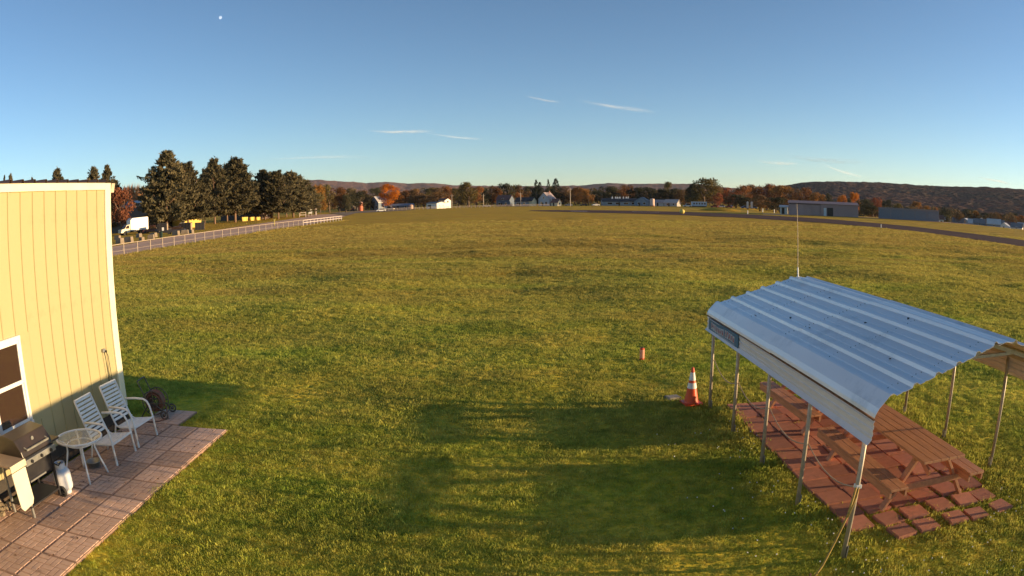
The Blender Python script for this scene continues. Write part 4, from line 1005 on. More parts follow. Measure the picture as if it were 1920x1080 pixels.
MB().quad((.04, ys[0]-60, .03), (.04, ys[-1]-60, .03), (.04, ys[-1]-60, 1.28), (.04, ys[0]-60, 1.28)).build('wire_mesh', m, fe)
for z in (.62, .06): MB().bar((.05, ys[0]-60, z), (.05, ys[-1]-60, z), .018).build('wire', fm, fe)
wf_ = thing('rail_fence', 'short white two rail fence at the far end of the road', 'fence', (-41.3, 132, 0))
wm_ = mat('pinkish_white_rail', (.72, .62, .55), (.64, .54, .48), 2, .55)
pz = MB().box((0, 0, .6), (.14, .14, 1.2)).mesh('post'); pz.materials.append(wm_)
for k in range(13): link('post', pz, wf_, (.06*k/1.3, .3+k*2.52, 0))
for z in (1.16, .66): MB().bar((.07, .3, z), (.66, 30.6, z), .10).build('rail', wm_, wf_)
ff = thing('field_fence', 'distant low wire fence of many small posts before the white garage', 'fence', (-60, 325, 0))
pz2 = MB().box((0, 0, .65), (.18, .18, 1.3)).mesh('post'); pz2.materials.append(fm)
for k in range(44): link('post', pz2, ff, (k*1.9, k*1.55, 0))
MB().bar((0, 0, 1.2), (82, 67, 1.2), .08).bar((0, 0, .7), (82, 67, .7), .06).build('wire', fm, ff)
# concrete blocks
cb = MB().box((0, 0, .38), (1.5, .75, .76), taper=.86).mesh('concrete_block'); cb.materials.append(M['concrete'])
r2 = random.Random(2)
BL = [(-62.1, 93.4, .2, 'tan concrete block nearest the yellow building beside the road'), (-62.3, 96.7, .5, 'small tan concrete block second from the yellow building'), (-60.3, 98, .1, 'low weathered concrete block under the box truck tail'), (-60, 100.9, .7, 'pale upright concrete block right of the box truck by the road'), (-66, 112, .3, 'tan concrete block in front of the dark parked car'), (-63, 116.2, .4, 'tan concrete block left of the two dark bins'), (-63, 120.2, .8, 'tan concrete block below the middle dark bin'), (-62.8, 122.6, .2, 'tan concrete block last in the row before the grass'), (-75, 112, .4, 'tan concrete block below the front wheel of the truck'), (-72, 116, .1, 'tan concrete block below the rear of the truck')]
for x, y, a, lb in BL:
    o = link('concrete_block', cb, None, (x, y, 0)); o.rotation_euler = (0, 0, -.6+a); s_ = r2.uniform(.8, 1.15); o.scale = (s_, s_, s_*(1.35 if 'upright' in lb else 1)); tag(o, lb, 'concrete block', 'concrete blocks by the road')
def bin_(label, loc, w, d, h, rz, body, mark=False):
    t = thing('waste_bin', label, 'waste bin', loc, rz, 'large waste bins by the pines'); b = MB()
    for c_, s_ in (((0, -d/2, h/2), (w, .08, h)), ((0, d/2, h/2), (w, .08, h)), ((-w/2, 0, h/2), (.08, d-.1, h)), ((w/2, 0, h/2), (.08, d-.1, h)), ((0, 0, .1), (w-.1, d-.1, .1))): b.box(c_, s_)
    b.build('body', body, t)
    for k in range(3): MB().box((-w/2+w*(k+.5)/3, -d/2-.06, h*.5), (.09, .05, h*.9)).build('rib', body, t)
    MB().box((0, 0, h+.04), (w+.12, d+.12, .08)).build('lid', M['rubber'], t)
    MB().box((w/2+.06, 0, h/2), (.03, d*.94, h*.94)).build('sunlit_side', mat('sunlit_bin_side', (.45, .33, .22), rough=.7), t)  # sunlight on the right face of the dark bin, painted as a tan panel
    if mark: MB().box((.2, -d/2-.10, h*.42), (.5, .02, h*.34)).build('label', M['reflect'], t)
bk = mat('black_bin_paint', (.02, .017, .018), (.03, .026, .026), 1, .6)
bin_('dark bin with a white mark left of the pine trunks', (-77.8, 136.7, 0), 2.3, 1.8, 2.1, .35, bk, True)
bin_('plain black bin in the middle below the pine trunks', (-76.6, 147.3, 0), 2.4, 1.6, 1.7, .2, bk)
bin_('black bin with sunlit-coloured side at the right below the yellow wall', (-70.8, 143.1, 0), 2.3, 1.8, 1.6, .45, bk)
mb_ = thing('mailbox_post', 'thin pale post with dark green box beside the road', 'post', (-61.5, 106.7, 0)); MB().box((0, 0, .6), (.12, .12, 1.2)).build('post', M['concrete'], mb_); MB().box((.35, .1, .55), (.35, .4, 1.1)).build('box', mat('dark_green_box', (.02, .045, .03)), mb_)
# vehicles
def car(name, label, cat, loc, rz, body, L=4.4, W=1.8, H=1.45, pickup=False, grp=None):
    t = thing(name, label, cat, loc, rz, grp); h = L/2
    low = [(-h, .32), (h, .32), (h, .72), (h-.25, .86), (.95, .92), (-h+.1, .92), (-h, .75)]
    MB().prism(low, -W/2, W/2).build('body', body, t, bevel=.06)
    cab = [(1.0, .91), (.45, H), (-.55 if pickup else -1.2, H), (-.8 if pickup else -1.95, .91)]
    MB().prism(cab, -W/2+.1, W/2-.1).build('cabin', M['pane'], t); MB().prism([(.47, H-.02), (.40, H+.05), (-.5 if pickup else -1.15, H+.05), (-.58 if pickup else -1.22, H-.02)], -W/2+.09, W/2-.09).build('roof', body, t)
    for x in (-h+.8, h-.8):
        for y in (-W/2+.09, W/2-.09): MB().lathe([(.33, -.1), (.33, .1)], (x, y, .33), 16, axis='Y').build('wheel', M['rubber'], t)
    for y in (-.6, .6): MB().box((h-.02, y, .68), (.06, .3, .12)).build('headlight', M['reflect'], t)
cp = lambda nm, c_: mat(nm+'_car_paint', c_, rough=.35)
cw, cr_, cdk, cbl, csil = cp('white', (.78, .77, .74)), cp('red', (.30, .04, .03)), cp('dark', (.04, .035, .04)), cp('blue', (.12, .17, .28)), cp('silver', (.45, .45, .46))
car('parked_car', 'white car parked alone at the end of the field below the grey house', 'car', at(-10.75, 319), R(200), cw)
# box truck
bt = thing('box_truck', 'white box truck with cream cab parked behind the concrete blocks', 'truck', (-88.6, 139.3, 0), R(-122))
wt = mat('white_truck_box', (.84, .82, .76), (.78, .76, .70), 1, .45)
MB().prism([(-4.3, .95), (1.0, .95), (1.0, 3.35), (.4, 3.85), (-4.1, 3.95), (-4.3, 3.8)], -1.2, 1.2).build('cargo_box', wt, bt, bevel=.08)
MB().prism([(1.05, .55), (3.5, .55), (3.55, 1.35), (2.55, 1.55), (2.0, 2.35), (1.05, 2.45)], -1.05, 1.05).build('cab', mat('cream_truck_paint', (.72, .62, .42), rough=.4), bt, bevel=.06)
MB().prism([(2.58, 1.53), (2.62, 1.55), (2.09, 2.31), (2.03, 2.30)], -.9, .9).build('windscreen', M['pane'], bt)
for y in (-1.056, 1.056): MB().prism([(1.3, 1.5), (2.35, 1.5), (1.9, 2.2), (1.3, 2.25)], y-.01, y+.01).build('window', M['pane'], bt)
MB().box((-.5, 0, .7), (7, .9, .25)).build('chassis', M['rubber'], bt)
for x in (2.5, -2.7):
    for y in (-1, 1): MB().lathe([(.48, -.15), (.48, .15)], (x, y*.98, .48), 18, axis='Y').lathe([(.22, -.165), (.22, .165)], (x, y*.98, .48), 12, axis='Y').build('wheel', M['rubber'], bt)
MB().box((3.56, 0, .75), (.12, 2.1, .3)).build('bumper', M['grey_metal'], bt)
for y in (-.75, .75): MB().box((3.55, y, 1.15), (.06, .3, .2)).build('headlight', M['reflect'], bt)
for y in (-1.2, 1.2): MB().box((2.1, y, 1.75), (.1, .16, .4)).build('mirror', M['rubber'], bt)
car('pickup_truck', 'dark red pickup parked behind the box truck tail', 'pickup truck', (-83, 140.5, 0), R(190), cp('maroon', (.14, .04, .035)), 5.0, 1.9, 1.7, True)
car('parked_car', 'dark grey car parked left of the marked black bin', 'car', (-79, 139.5, 0), R(195), cp('slate', (.10, .095, .10)))
car('pickup_truck', 'white pickup parked between the dark bins under the pines', 'pickup truck', (-80.4, 152, 0), R(190), cw, 5.0, 1.9, 1.7, True)
car('parked_car', 'black car parked in front of the middle bins beside the road', 'car', (-68, 125.2, 0), R(200), cdk)
# yellow bins, white frames, post
ye = mat('bright_yellow_paint', (.78, .56, .08), (.70, .50, .07), 1, .5)
for k, (x, y, w_, lb) in enumerate(((-88.6, 215.2, 2.2, 'yellow skip at the left of the row under the pines'), (-86.6, 217.3, 1.5, 'small yellow skip in the middle of the row under the pines'), (-84.9, 218.8, 1.4, 'yellow skip at the right of the row under the pines'))):
    t = thing('yellow_skip', lb, 'skip', (x, y, 0), R(42), 'yellow skips under the pines')
    b = MB(); b.prism([(-w_/2*.85, .15), (w_/2*.85, .15), (w_/2, 1.5-.15*k), (-w_/2, 1.5-.15*k)], -.7, .7); b.build('body', ye, t); MB().box((0, 0, 1.52-.15*k), (w_*.9, 1.3, .03)).build('load', M['soil'], t)
    for s_ in (-1, 1): MB().box((s_*w_*.3, -.72, .8), (.08, .05, 1.2)).build('rib', ye, t)
lf = thing('ladder_frame', 'white ladder like wooden frame standing at the pine stand edge', 'frame', at(-17.35, 259), R(17))
for x in (-1.2, 1.2): MB().box((x, 0, 1.4), (.22, .2, 2.8)).build('post', wm_, lf)
for z in (.8, 1.7, 2.6): MB().box((0, -.06, z), (2.6, .1, .24)).build('rail', wm_, lf)
sg2 = thing('notice_board', 'small white notice board on two legs at the road end', 'sign', at(-16.7, 270), R(17)); MB().box((0, 0, 1.9), (1.5, .1, 1.7)).build('board', M['reflect'], sg2)
for x in (-.6, .6): MB().box((x, .07, .9), (.12, .1, 1.8)).build('leg', wm_, sg2)
pl = thing('gate_post', 'tall pinkish gate post with a red panel at the road end', 'post', at(-16.2, 285), R(17)); MB().box((0, 0, 1.7), (.35, .35, 3.4)).build('post', wm_, pl); MB().box((-.7, 0, 2.2), (1.0, .08, .8)).build('panel', mat('faded_red_panel', (.40, .12, .10)), pl)
yp = thing('yellow_post', 'yellow marker post on the verge before the pine trunks', 'post', at(-19.8, 150), 0); MB().box((0, 0, .75), (.22, .22, 1.5)).build('post', mat('dull_yellow_post', (.55, .45, .12)), yp); MB().box((.06, 0, 1.45), (.4, .12, .25)).build('cap', mat('dull_yellow_cap', (.6, .5, .15)), yp)

# ================================================================== BUILDINGS
def house(name, label, loc, rz, w, d, h, rh, wall, roof, windows=(), lit=None, door=True, axis='X', over=.35, chimney=False, cat='house', grp=None):
    """gabled building; windows: list of (face, u, z, w, h) with face in 'f' (-y) or 'r' (+x)"""
    t = thing(name, label, cat, loc, rz, grp)
    if axis == 'X':
        MB().prism([(-d/2, 0), (d/2, 0), (d/2, h), (0, h+rh), (-d/2, h)], -w/2, w/2, axis='X').build('wall', wall, t)
        for s_ in (-1, 1):
            k = over/(d/2); MB().add([(x, s_*(d/2*(1+k)), h-rh*k+.03+e) for x in (-w/2-over, w/2+over) for e in (0, .14)]+[(x, 0, h+rh+.03+e) for x in (-w/2-over, w/2+over) for e in (0, .14)], [(0, 1, 3, 2), (4, 6, 7, 5), (0, 2, 6, 4), (1, 5, 7, 3), (0, 4, 5, 1), (2, 3, 7, 6)]).build('roof', roof, t)
    else:
        MB().prism([(-w/2, 0), (w/2, 0), (w/2, h), (0, h+rh), (-w/2, h)], -d/2, d/2, axis='Y').build('wall', wall, t)
        for s_ in (-1, 1):
            k = over/(w/2); MB().add([(s_*(w/2*(1+k)), y, h-rh*k+.03+e) for y in (-d/2-over, d/2+over) for e in (0, .14)]+[(0, y, h+rh+.03+e) for y in (-d/2-over, d/2+over) for e in (0, .14)], [(0, 1, 3, 2), (4, 6, 7, 5), (0, 2, 6, 4), (1, 5, 7, 3), (0, 4, 5, 1), (2, 3, 7, 6)]).build('roof', roof, t)
    for (f, u, z, ww, hh) in windows:
        if f == 'f': o = MB().box((u, -d/2-.03, z), (ww+.24, .06, hh+.24)).build('window', M['white'], t); MB().box((u, -d/2-.07, z), (ww, .03, hh)).build('pane', M['pane'], o)
        else: o = MB().box((w/2+.03, u, z), (.06, ww+.24, hh+.24)).build('window', M['white'], t); MB().box((w/2+.07, u, z), (.03, ww, hh)).build('pane', M['pane'], o)
    if door: MB().box((-w*.12, -d/2-.05, 1.05), (1.0, .08, 2.1)).build('door', M['dark'], t)
    if chimney: MB().box((w*.18, .3, h+rh+.2), (.6, .6, 1.6)).build('chimney', mat('brick_chimney', (.3, .13, .09)), t)
    return t
wl = mat('white_clapboard', (.80, .77, .70), (.74, .71, .64), .5, .6); bwl = mat('blue_grey_clapboard', (.22, .26, .31), (.18, .22, .27), .5, .7); gwl = mat('grey_clapboard', (.34, .34, .35), (.28, .28, .29), .5, .7); crm = mat('cream_clapboard', (.78, .68, .46), (.72, .62, .42), .5, .6)
drf = mat('dark_shingle', (.075, .06, .058), (.05, .042, .04), 1, .9); lrf = mat('pale_metal_roof', (.62, .58, .54), (.55, .51, .47), 1, .45, .2); rrf = mat('reddish_shingle', (.22, .11, .085), (.16, .08, .065), 1, .9); grf = mat('grey_shingle', (.22, .20, .20), (.17, .16, .16), 1, .9)
dkw = mat('dark_grey_cladding', (.105, .10, .10), (.085, .08, .08), .2, .7); yw = mat('deep_yellow_wall', (.80, .56, .10), (.72, .50, .09), .3, .6)
h_ = house('warehouse', 'long dark grey warehouse behind the white box truck', at(-33.5, 205), R(-8), 34, 12, 7.0, 1.6, dkw, lrf, [('f', -9, 3.6, 5, .3), ('f', 3, 3.2, 4, .3), ('f', 12, 1.6, 3.2, 2.6)], cat='warehouse')
house('yellow_barn', 'deep yellow sunlit building seen between the pine trunks', at(-27.5, 196), R(-42), 8, 6.5, 2.5, .9, yw, rrf, [('r', -2.6, 1.6, .8, 1.0)], door=False, cat='building')
house('brown_shed', 'low dark building in the shade behind the right pine trunks', at(-22.2, 280), R(-20), 22, 9, 3.4, 1.4, mat('dark_brown_wall', (.10, .06, .05)), drf, [('r', 0, 2, 1.4, 1.2)], cat='shed')
si = thing('silo', 'squat orange red silo with a pale conical cap', 'silo', at(-12.45, 400)); MB().lathe([(1.5, 0), (1.5, 4.6)], n=20).build('wall', mat('orange_red_steel', (.55, .13, .06), (.48, .11, .05), .6, .5), si, smooth=False); MB().lathe([(1.6, 4.6), (1.55, 4.75), (.3, 5.6), (.2, 5.7)], n=20).build('roof', mat('dull_pink_cap', (.42, .27, .24)), si)
for z in (1.5, 3.0): MB().ring((0, 0, z), 1.51, .05, 20, 5).build('band', M['rust'], si)
tr_ = thing('tractor', 'small red tractor parked left of the orange silo', 'tractor', at(-13.1, 396), R(170)); MB().prism([(-.2, .7), (1.6, .7), (1.6, 1.4), (-.2, 1.5)], -.35, .35).build('bonnet', cr_, tr_); MB().prism([(-1.2, .8), (-.2, .8), (-.3, 2.3), (-1.1, 2.3)], -.6, .6).build('cabin', M['pane'], tr_)
for x, r_ in ((-.8, .75), (1.2, .45)):
    for y in (-.7, .7): MB().lathe([(r_, -.18), (r_, .18)], (x, y, r_), 16, axis='Y').build('wheel', M['rubber'], tr_)
house('dark_barn', 'dark low barn in shade left of the orange silo', at(-13.3, 420), R(-30), 12, 9, 3.8, 1.6, mat('black_brown_wall', (.06, .045, .04)), drf, [('f', 2, 1.8, 2, 1.8)], cat='barn')
house('grey_house', 'grey blue house with a steep white sunlit roof beside the orange tree', at(-10.9, 420), R(-38), 7.5, 7.5, 4.6, 3.4, bwl, lrf, [('f', -2, 1.7, 1.1, 1.4), ('f', 1.8, 1.7, 1.1, 1.4), ('f', 0, 4.6, 1.2, 1.3), ('r', 0, 2.0, 1.4, 1.6)], axis='Y')
house('blue_shed', 'long low blue shed between the white roofed house and the white garage', at(-9.0, 405), R(-6), 14, 5, 2.1, 1.0, mat('steel_blue_wall', (.15, .19, .25)), mat('blue_grey_roof', (.20, .24, .30), rough=.6), [('f', -4, 1.3, 1.2, .9), ('f', 3, 1.3, 1.2, .9)], cat='shed')
for az_, lb, c_ in ((-9.95, 'small cream van parked left of the long blue shed', cp('cream', (.7, .64, .52))),): car('parked_van', lb, 'van', at(az_, 398), R(-20), c_, 4.6, 1.9, 2.0)
pt = thing('storage_tank', 'dull pink storage tank at the right end of the blue shed', 'tank', at(-8.25, 398)); MB().lathe([(1.3, 0), (1.4, .2), (1.4, 1.9), (1.1, 2.4), (.4, 2.6)], n=18).build('body', mat('dull_pink_tank', (.50, .33, .26)), pt, smooth=True); MB().lathe([(.3, 2.55), (.3, 2.8)], n=10).build('hatch', M['rust'], pt)
house('white_garage', 'white garage with one bright wall at the edge of the field', at(-6.15, 385), R(-42), 8.6, 6.8, 2.9, .7, wl, grf, [('f', -2, 1.6, 2.6, .8), ('r', -1.4, 1.7, .5, .4), ('r', 1.4, 1.7, .5, .4)], axis='X', cat='garage')
house('white_house', 'taller white house rising behind the white garage', at(-5.45, 398), R(-40), 5.2, 5, 4.4, 1.1, wl, rrf, [('r', 0, 3.6, 1.0, 1.0)], axis='X')
house('blue_house', 'blue house in shade with a pale dormer behind the field fence', at(-.45, 430), R(-25), 9, 7, 4.2, 2.6, mat('navy_clapboard', (.12, .16, .22)), rrf, [('f', -2.4, 1.6, 1.2, 1.4), ('f', 2, 1.6, 1.2, 1.4), ('f', 0, 4.4, 1.0, 1.1)], axis='X')
house('grey_house', 'grey house with horizontal siding and a gable end coloured as sunlit', at(1.1, 420), R(-33), 9.5, 6.4, 3.0, 2.2, gwl, drf, [('f', -2.6, 1.7, 1.6, .9), ('f', 2.0, 1.7, 1.6, .9)], axis='X')
house('sunlit_gable', 'cream block coloured as the sunlit gable at the right end of the grey house', at(1.75, 417), R(-40), 3.4, 4.6, 3.2, 1.9, crm, drf, [], axis='X', door=False, cat='house')  # separate cream block paints the sunlit gable of the grey house
house('white_house', 'white gabled house with bright sunlit side in the row of far houses', at(3.0, 418), R(-36), 7.8, 7.2, 4.3, 3.8, mat('pale_grey_clapboard', (.50, .52, .55)), mat('pinkish_roof', (.38, .30, .29)), [('f', -1.8, 1.8, 1.1, 1.5), ('f', 1.6, 1.8, 1.1, 1.5), ('f', 0, 5.0, 1.0, 1.3), ('r', -1.5, 2.2, 1, 1.3), ('r', 1.5, 2.2, 1, 1.3)], axis='Y', chimney=True)
house('house_porch', 'cream low porch wing at the right of the white gabled house', at(3.75, 412), R(-36), 4.6, 4.2, 2.2, 2.0, crm, rrf, [('r', 0, 1.3, 1.2, 1.1)], axis='X', cat='house')
house('long_building', 'long low dark roofed building with a row of white roof vents', at(9.3, 430), R(-2), 27, 11, 2.5, 1.9, gwl, drf, [('f', -9, 1.4, 3, 1.1), ('f', -4, 1.4, 3, 1.1), ('f', 1, 1.4, 3, 1.1), ('f', 6, 1.4, 3, 1.1)], cat='building')
b0 = at(9.0, 429, 4.4)
for k, dx in enumerate((-4.6, -2.4, -1.2, .2, 2.4, 4.2, 5.4)):
    o = MB().box((0, 0, .5), (.9, .8, 1.0)).lathe([(.3, 1.0), (.3, 1.5)], n=8).build('roof_vent', M['white'], None, loc=(b0.x+dx, b0.y+.4, 4.05)); tag(o, ('first', 'second', 'third', 'fourth', 'fifth', 'sixth', 'seventh')[k]+' white vent from the left on the long low building', 'roof vent', 'white roof vents on the long building')
house('grey_house', 'blue grey gabled house at the right end of the long low building', at(10.9, 425), R(-25), 9, 7, 2.8, 2.4, bwl, mat('slate_roof', (.16, .16, .18)), [('f', -1.5, 1.5, 1.4, 1.2), ('f', 2, 1.5, 1.4, 1.2)], axis='Y')
tk2 = thing('storage_tank', 'tall pale pink cylinder tank standing by the field edge', 'tank', at(11.72, 400)); MB().lathe([(1.35, 0), (1.35, 4.0), (1.1, 4.3), (.3, 4.5)], n=18).build('body', mat('pale_pink_tank', (.72, .52, .42)), tk2, smooth=False); MB().lathe([(1.45, 0), (1.45, .5)], n=18).build('skirt', mat('orange_skirt', (.45, .16, .06)), tk2)
house('pink_house', 'small house with a pinkish roof just right of the pale tank', at(12.4, 415), R(-35), 6, 5.5, 2.1, 1.6, mat('dull_white_wall', (.5, .46, .44)), mat('pink_roof', (.48, .33, .29)), [('f', -1, 1.2, 1, 1)], axis='X')
house('pink_house', 'wider house with a bright pinkish roof left of the dark trees', at(13.4, 412), R(-35), 8.4, 6.4, 2.1, 1.9, mat('dull_grey_wall', (.40, .38, .37)), mat('bright_pink_roof', (.58, .43, .36)), [('f', -2, 1.2, 1, 1), ('f', 2, 1.2, 1, 1)], axis='X')
car('parked_van', 'white van parked at the field edge left of the trailer', 'van', at(14.65, 395), R(185), cw, 4.8, 1.9, 1.9)
tl = thing('trailer', 'pale blue house trailer with a row of dark windows', 'trailer', at(15.65, 398), R(-4)); MB().box((0, 0, 1.7), (9, 2.6, 2.4)).build('wall', mat('pale_blue_wall', (.50, .58, .66), (.44, .52, .6), .5, .5), tl, bevel=.1); MB().box((0, 0, 2.97), (9.2, 2.8, .14)).build('roof', M['white'], tl); MB().box((0, 0, .25), (8.6, 2.2, .4)).build('base', M['dark'], tl)
for x in (-3.2, -1.6, 0, 1.6, 3.2): MB().box((x, -1.32, 1.9), (.9, .05, .9)).build('window', M['pane'], tl)
for az_, dd, c_, lb in ((16.95, 385, cr_, 'red and white car parked right of the trailer'), (17.55, 390, cw, 'white car parked beside the red cars at the field edge'), (18.2, 382, cr_, 'dark red car parked at the right of the red pair'), (19.55, 372, cbl, 'blue car parked by the two pale tanks'), (20.3, 372, cbl, 'second blue car just right of the two pale tanks'), (-2.0, 400, csil, 'silver car parked behind the field fence by the big tree'), (6.0, 405, cdk, 'dark car parked right of the utility pole'), (7.0, 404, cw, 'white car parked left of the long low building'), (4.75, 404, csil, 'silver car parked at the foot of the tall utility pole')):
    car('parked_car', lb, 'car', at(az_, dd), R(180-az_+random.uniform(-30, 30)), c_)
for az_, lb in ((19.8, 'left pale upright tank beside the blue cars'), (20.15, 'right pale upright tank beside the blue cars')):
    t = thing('upright_tank', lb, 'tank', at(az_, 368), 0, 'pale upright tanks'); MB().lathe([(.6, 0), (.6, 3.2), (.4, 3.6), (.15, 3.75)], n=14).build('body', mat('pale_tank_paint', (.68, .60, .54)), t); MB().lathe([(.62, .0), (.62, .3)], n=14).build('base', M['rust'], t)
# hangar
hw = mat('mauve_grey_cladding', (.36, .25, .23), (.31, .215, .20), .15, .6)
hg = thing('hangar', 'wide low mauve grey hangar by the runway', 'hangar', at(26.4, 226), R(-24)); 
MB().prism([(-5, 0), (5, 0), (5, 3.5), (0, 4.2), (-5, 3.5)], -12, -1.0, axis='X').build('wall', hw, hg); MB().prism([(-5.2, 0), (5.2, 0), (5.2, 3.75), (0, 4.5), (-5.2, 3.75)], -.98, 12, axis='X').build('wall', hw, hg)
rfm = mat('mauve_roof', (.28, .19, .18), rough=.7)
for s_ in (-1, 1):
    MB().add([(x, s_*5.5, 3.72+e) for x in (-12.2, 12.2) for e in (0, .12)]+[(x, 0, 4.53+e) for x in (-12.2, 12.2) for e in (0, .12)], [(0, 1, 3, 2), (4, 6, 7, 5), (0, 2, 6, 4), (1, 5, 7, 3), (0, 4, 5, 1), (2, 3, 7, 6)]).build('roof', rfm, hg)
MB().box((.45, -5.24, 1.3), (.9, .08, 2.5)).build('door', mat('pale_blue_door', (.55, .60, .64)), hg); MB().box((2.2, -5.24, 1.4), (2.0, .08, 2.6)).build('door', M['dark'], hg)  # second door is a dark panel standing for the shaded open doorway
for x in (-11, -8.5, -6, -3.5): MB().box((x+.9, -5.03, 1.65), (2.3, .08, 3.2)).build('sliding_door', hw, hg)
an_ = house('white_shed', 'small white shed against the left end of the hangar', at(22.95, 232), R(-24), 2.6, 3, 2.3, .5, wl, lrf, [], cat='shed')
h2 = thing('low_shed', 'long low blue grey shed right of the hangar', 'shed', at(34.2, 228), R(-34)); MB().box((0, 0, 1.75), (22, 8, 3.5)).build('wall', mat('blue_grey_cladding', (.24, .20, .20), (.20, .17, .17), .15, .6), h2); MB().box((0, 0, 3.57), (22.4, 8.4, .14)).build('roof', mat('grey_flat_roof', (.25, .24, .24)), h2)
for k in range(5): MB().box((-8.8+4.4*k, -4.03, 1.6), (4.1, .06, 2.9)).build('door', mat('blue_grey_door', (.19, .19, .21)), h2)
# valley town
tw = [(36.9, 330, 7, 5.5, wl, rrf), (37.5, 350, 8, 6, gwl, lrf), (38.2, 400, 9, 7, wl, grf), (38.9, 380, 8, 6.5, bwl, grf), (39.6, 420, 10, 7, gwl, lrf), (40.4, 390, 9, 7, bwl, lrf), (41.1, 430, 11, 8, wl, grf), (41.7, 370, 8, 6, gwl, grf), (42.3, 340, 9, 7, bwl, lrf), (42.8, 420, 9, 7.5, wl, grf), (43.4, 360, 8, 6, wl, lrf), (44.0, 400, 9, 7, gwl, rrf), (44.6, 340, 8, 6, wl, grf), (40.9, 345, 8, 6.4, bwl, grf), (45.3, 360, 9, 7, gwl, lrf)]
hl = ['white house with reddish roof next to the low shed', 'grey house with pale roof right of the low shed', 'white house with grey roof in the valley left of centre', 'blue grey house low in the valley left of centre', 'wide grey pale roofed house in the valley', 'blue grey house with pale roof in the valley middle', 'large white house with grey roof in the valley middle', 'small grey house in the valley middle', 'blue grey pale roofed house nearest the field in the valley', 'tall white house set back in the valley', 'white house with bright pale roof toward the right edge', 'grey house with reddish roof near the right edge', 'white grey roofed house near the right edge', 'low blue grey house nearest the field edge', 'grey pale roofed house at the far right edge']
for k, (az_, dd, w_, h0, wc, rc) in enumerate(tw):
    p = at(az_, dd); p.z = float(terrain(p.x, p.y)); house('valley_house', hl[k], p, R(-az_+random.uniform(-25, 10)), w_*.85, w_*.62, h0*.52, h0*.32, wc, rc, [('f', -w_*.28, 1.6, 1.1, 1.2), ('f', w_*.25, 1.6, 1.1, 1.2), ('f', 0, 2.9, .9, .7)], axis=random.choice('XY'), grp='houses in the valley')
# utility poles
def pole(label, loc, h):
    t = thing('utility_pole', label, 'utility pole', loc, .2, 'utility poles'); MB().lathe([(.26, 0), (.17, h)], n=10).build('post', mat('pale_pole', (.50, .42, .34), (.42, .35, .28), .4, .9), t); MB().box((0, 0, h-.9), (2.2, .14, .16)).build('cross_arm', M['bark'], t)
    for x in (-.9, .9): MB().lathe([(.07, h-.82), (.09, h-.6)], (x, 0, 0), 8).build('insulator', M['reflect'], t)
pole('pale utility pole left of the grey house with the cream gable', at(.82, 408), 8.2); pole('tall utility pole right of the white gabled house', at(4.91, 400), 10.3); pole('slim utility pole beside the big tree by the garage', at(-2.25, 415), 7.5); pole('utility pole behind the white garage', at(-4.85, 430), 8)
# runway markers
yb = thing('runway_marker', 'round yellow marker at the near edge of the runway', 'marker', at(14.22, 192)); MB().lathe([(.25, 0), (.62, .25), (.74, .7), (.6, 1.1), (.2, 1.3)], n=18).build('body', mat('yellow_marker_paint', (.80, .62, .14)), yb, smooth=True); MB().lathe([(.4, 0), (.4, .06)], n=14).build('base', M['rubber'], yb)
for az_, dd, lb in ((19.8, 204, 'white post beside the dark mound at the runway edge'), (21.1, 252, 'small white post beyond the runway left of the hangar'), (22.1, 240, 'small white post just left of the white shed'), (31.63, 124, 'white post standing in the runway edge grass at the right')):
    t = thing('edge_marker', lb, 'marker', at(az_, dd), 0, 'white runway edge markers'); k_ = dd/200; MB().lathe([(.12*k_, 0), (.12*k_, 1.1*k_), (.05, 1.15*k_)], n=10).build('post', M['reflect'], t); MB().lathe([(.2*k_, 0), (.2*k_, .08)], n=10).build('base', M['rubber'], t)
mo = link('mound', None or MB().lathe([(1, 0), (.9, .25), (.7, .55), (.4, .85), (.05, 1)], n=28).mesh('mound', True)); mo.data.materials.append(M['lawn']); p = at(17.4, 262); mo.location = p; mo.scale = (8.5, 4, 1.2); mo.rotation_euler = (0, 0, R(-17)); tag(mo, 'low grass mound beyond the runway', kind='structure')

# ================================================================== SKY THINGS
m, n, l, b = nt('cirrus'); n.remove(b)
d = n.new('ShaderNodeBsdfDiffuse'); d.inputs[0].default_value = (.55, .62, .70, 1)
tr = n.new('ShaderNodeBsdfTransparent'); mx = n.new('ShaderNodeMixShader'); uv = n.new('ShaderNodeUVMap')
sx = n.new('ShaderNodeSeparateXYZ'); l.new(uv.outputs[0], sx.inputs[0])
def mth(op, a_, b_=None, lo=None):
    q = n.new('ShaderNodeMath'); q.operation = op
    for sock, v in zip(q.inputs, (a_, b_)):
        if v is None: continue
        if hasattr(v, 'links'): l.new(v, sock)
        else: sock.default_value = v
    return q.outputs[0]
def bell(sock):
    r_ = n.new('ShaderNodeMapRange'); r_.interpolation_type = 'SMOOTHERSTEP'; r_.inputs[1].default_value = .5; r_.inputs[2].default_value = .0; l.new(mth('ABSOLUTE', mth('SUBTRACT', sock, .5)), r_.inputs[0]); return r_.outputs[0]
oi = n.new('ShaderNodeObjectInfo'); sep = n.new('ShaderNodeSeparateColor'); l.new(oi.outputs['Color'], sep.inputs[0])
cl_ = n.new('ShaderNodeClamp'); cl_.inputs[2].default_value = .6
mp = n.new('ShaderNodeMapping'); mp.inputs['Scale'].default_value = (5, 2.0, 1); l.new(uv.outputs[0], mp.inputs[0]); l.new(oi.outputs['Location'], mp.inputs['Location'])
ns = n.new('ShaderNodeTexNoise'); ns.inputs['Scale'].default_value = 1.2; ns.inputs['Detail'].default_value = 6; ns.inputs['Roughness'].default_value = .62; ns.inputs['Distortion'].default_value = .6; l.new(mp.outputs[0], ns.inputs[0])
mr = n.new('ShaderNodeMapRange'); mr.inputs[1].default_value = .25; mr.inputs[2].default_value = .75; l.new(ns.outputs['Fac'], mr.inputs[0])
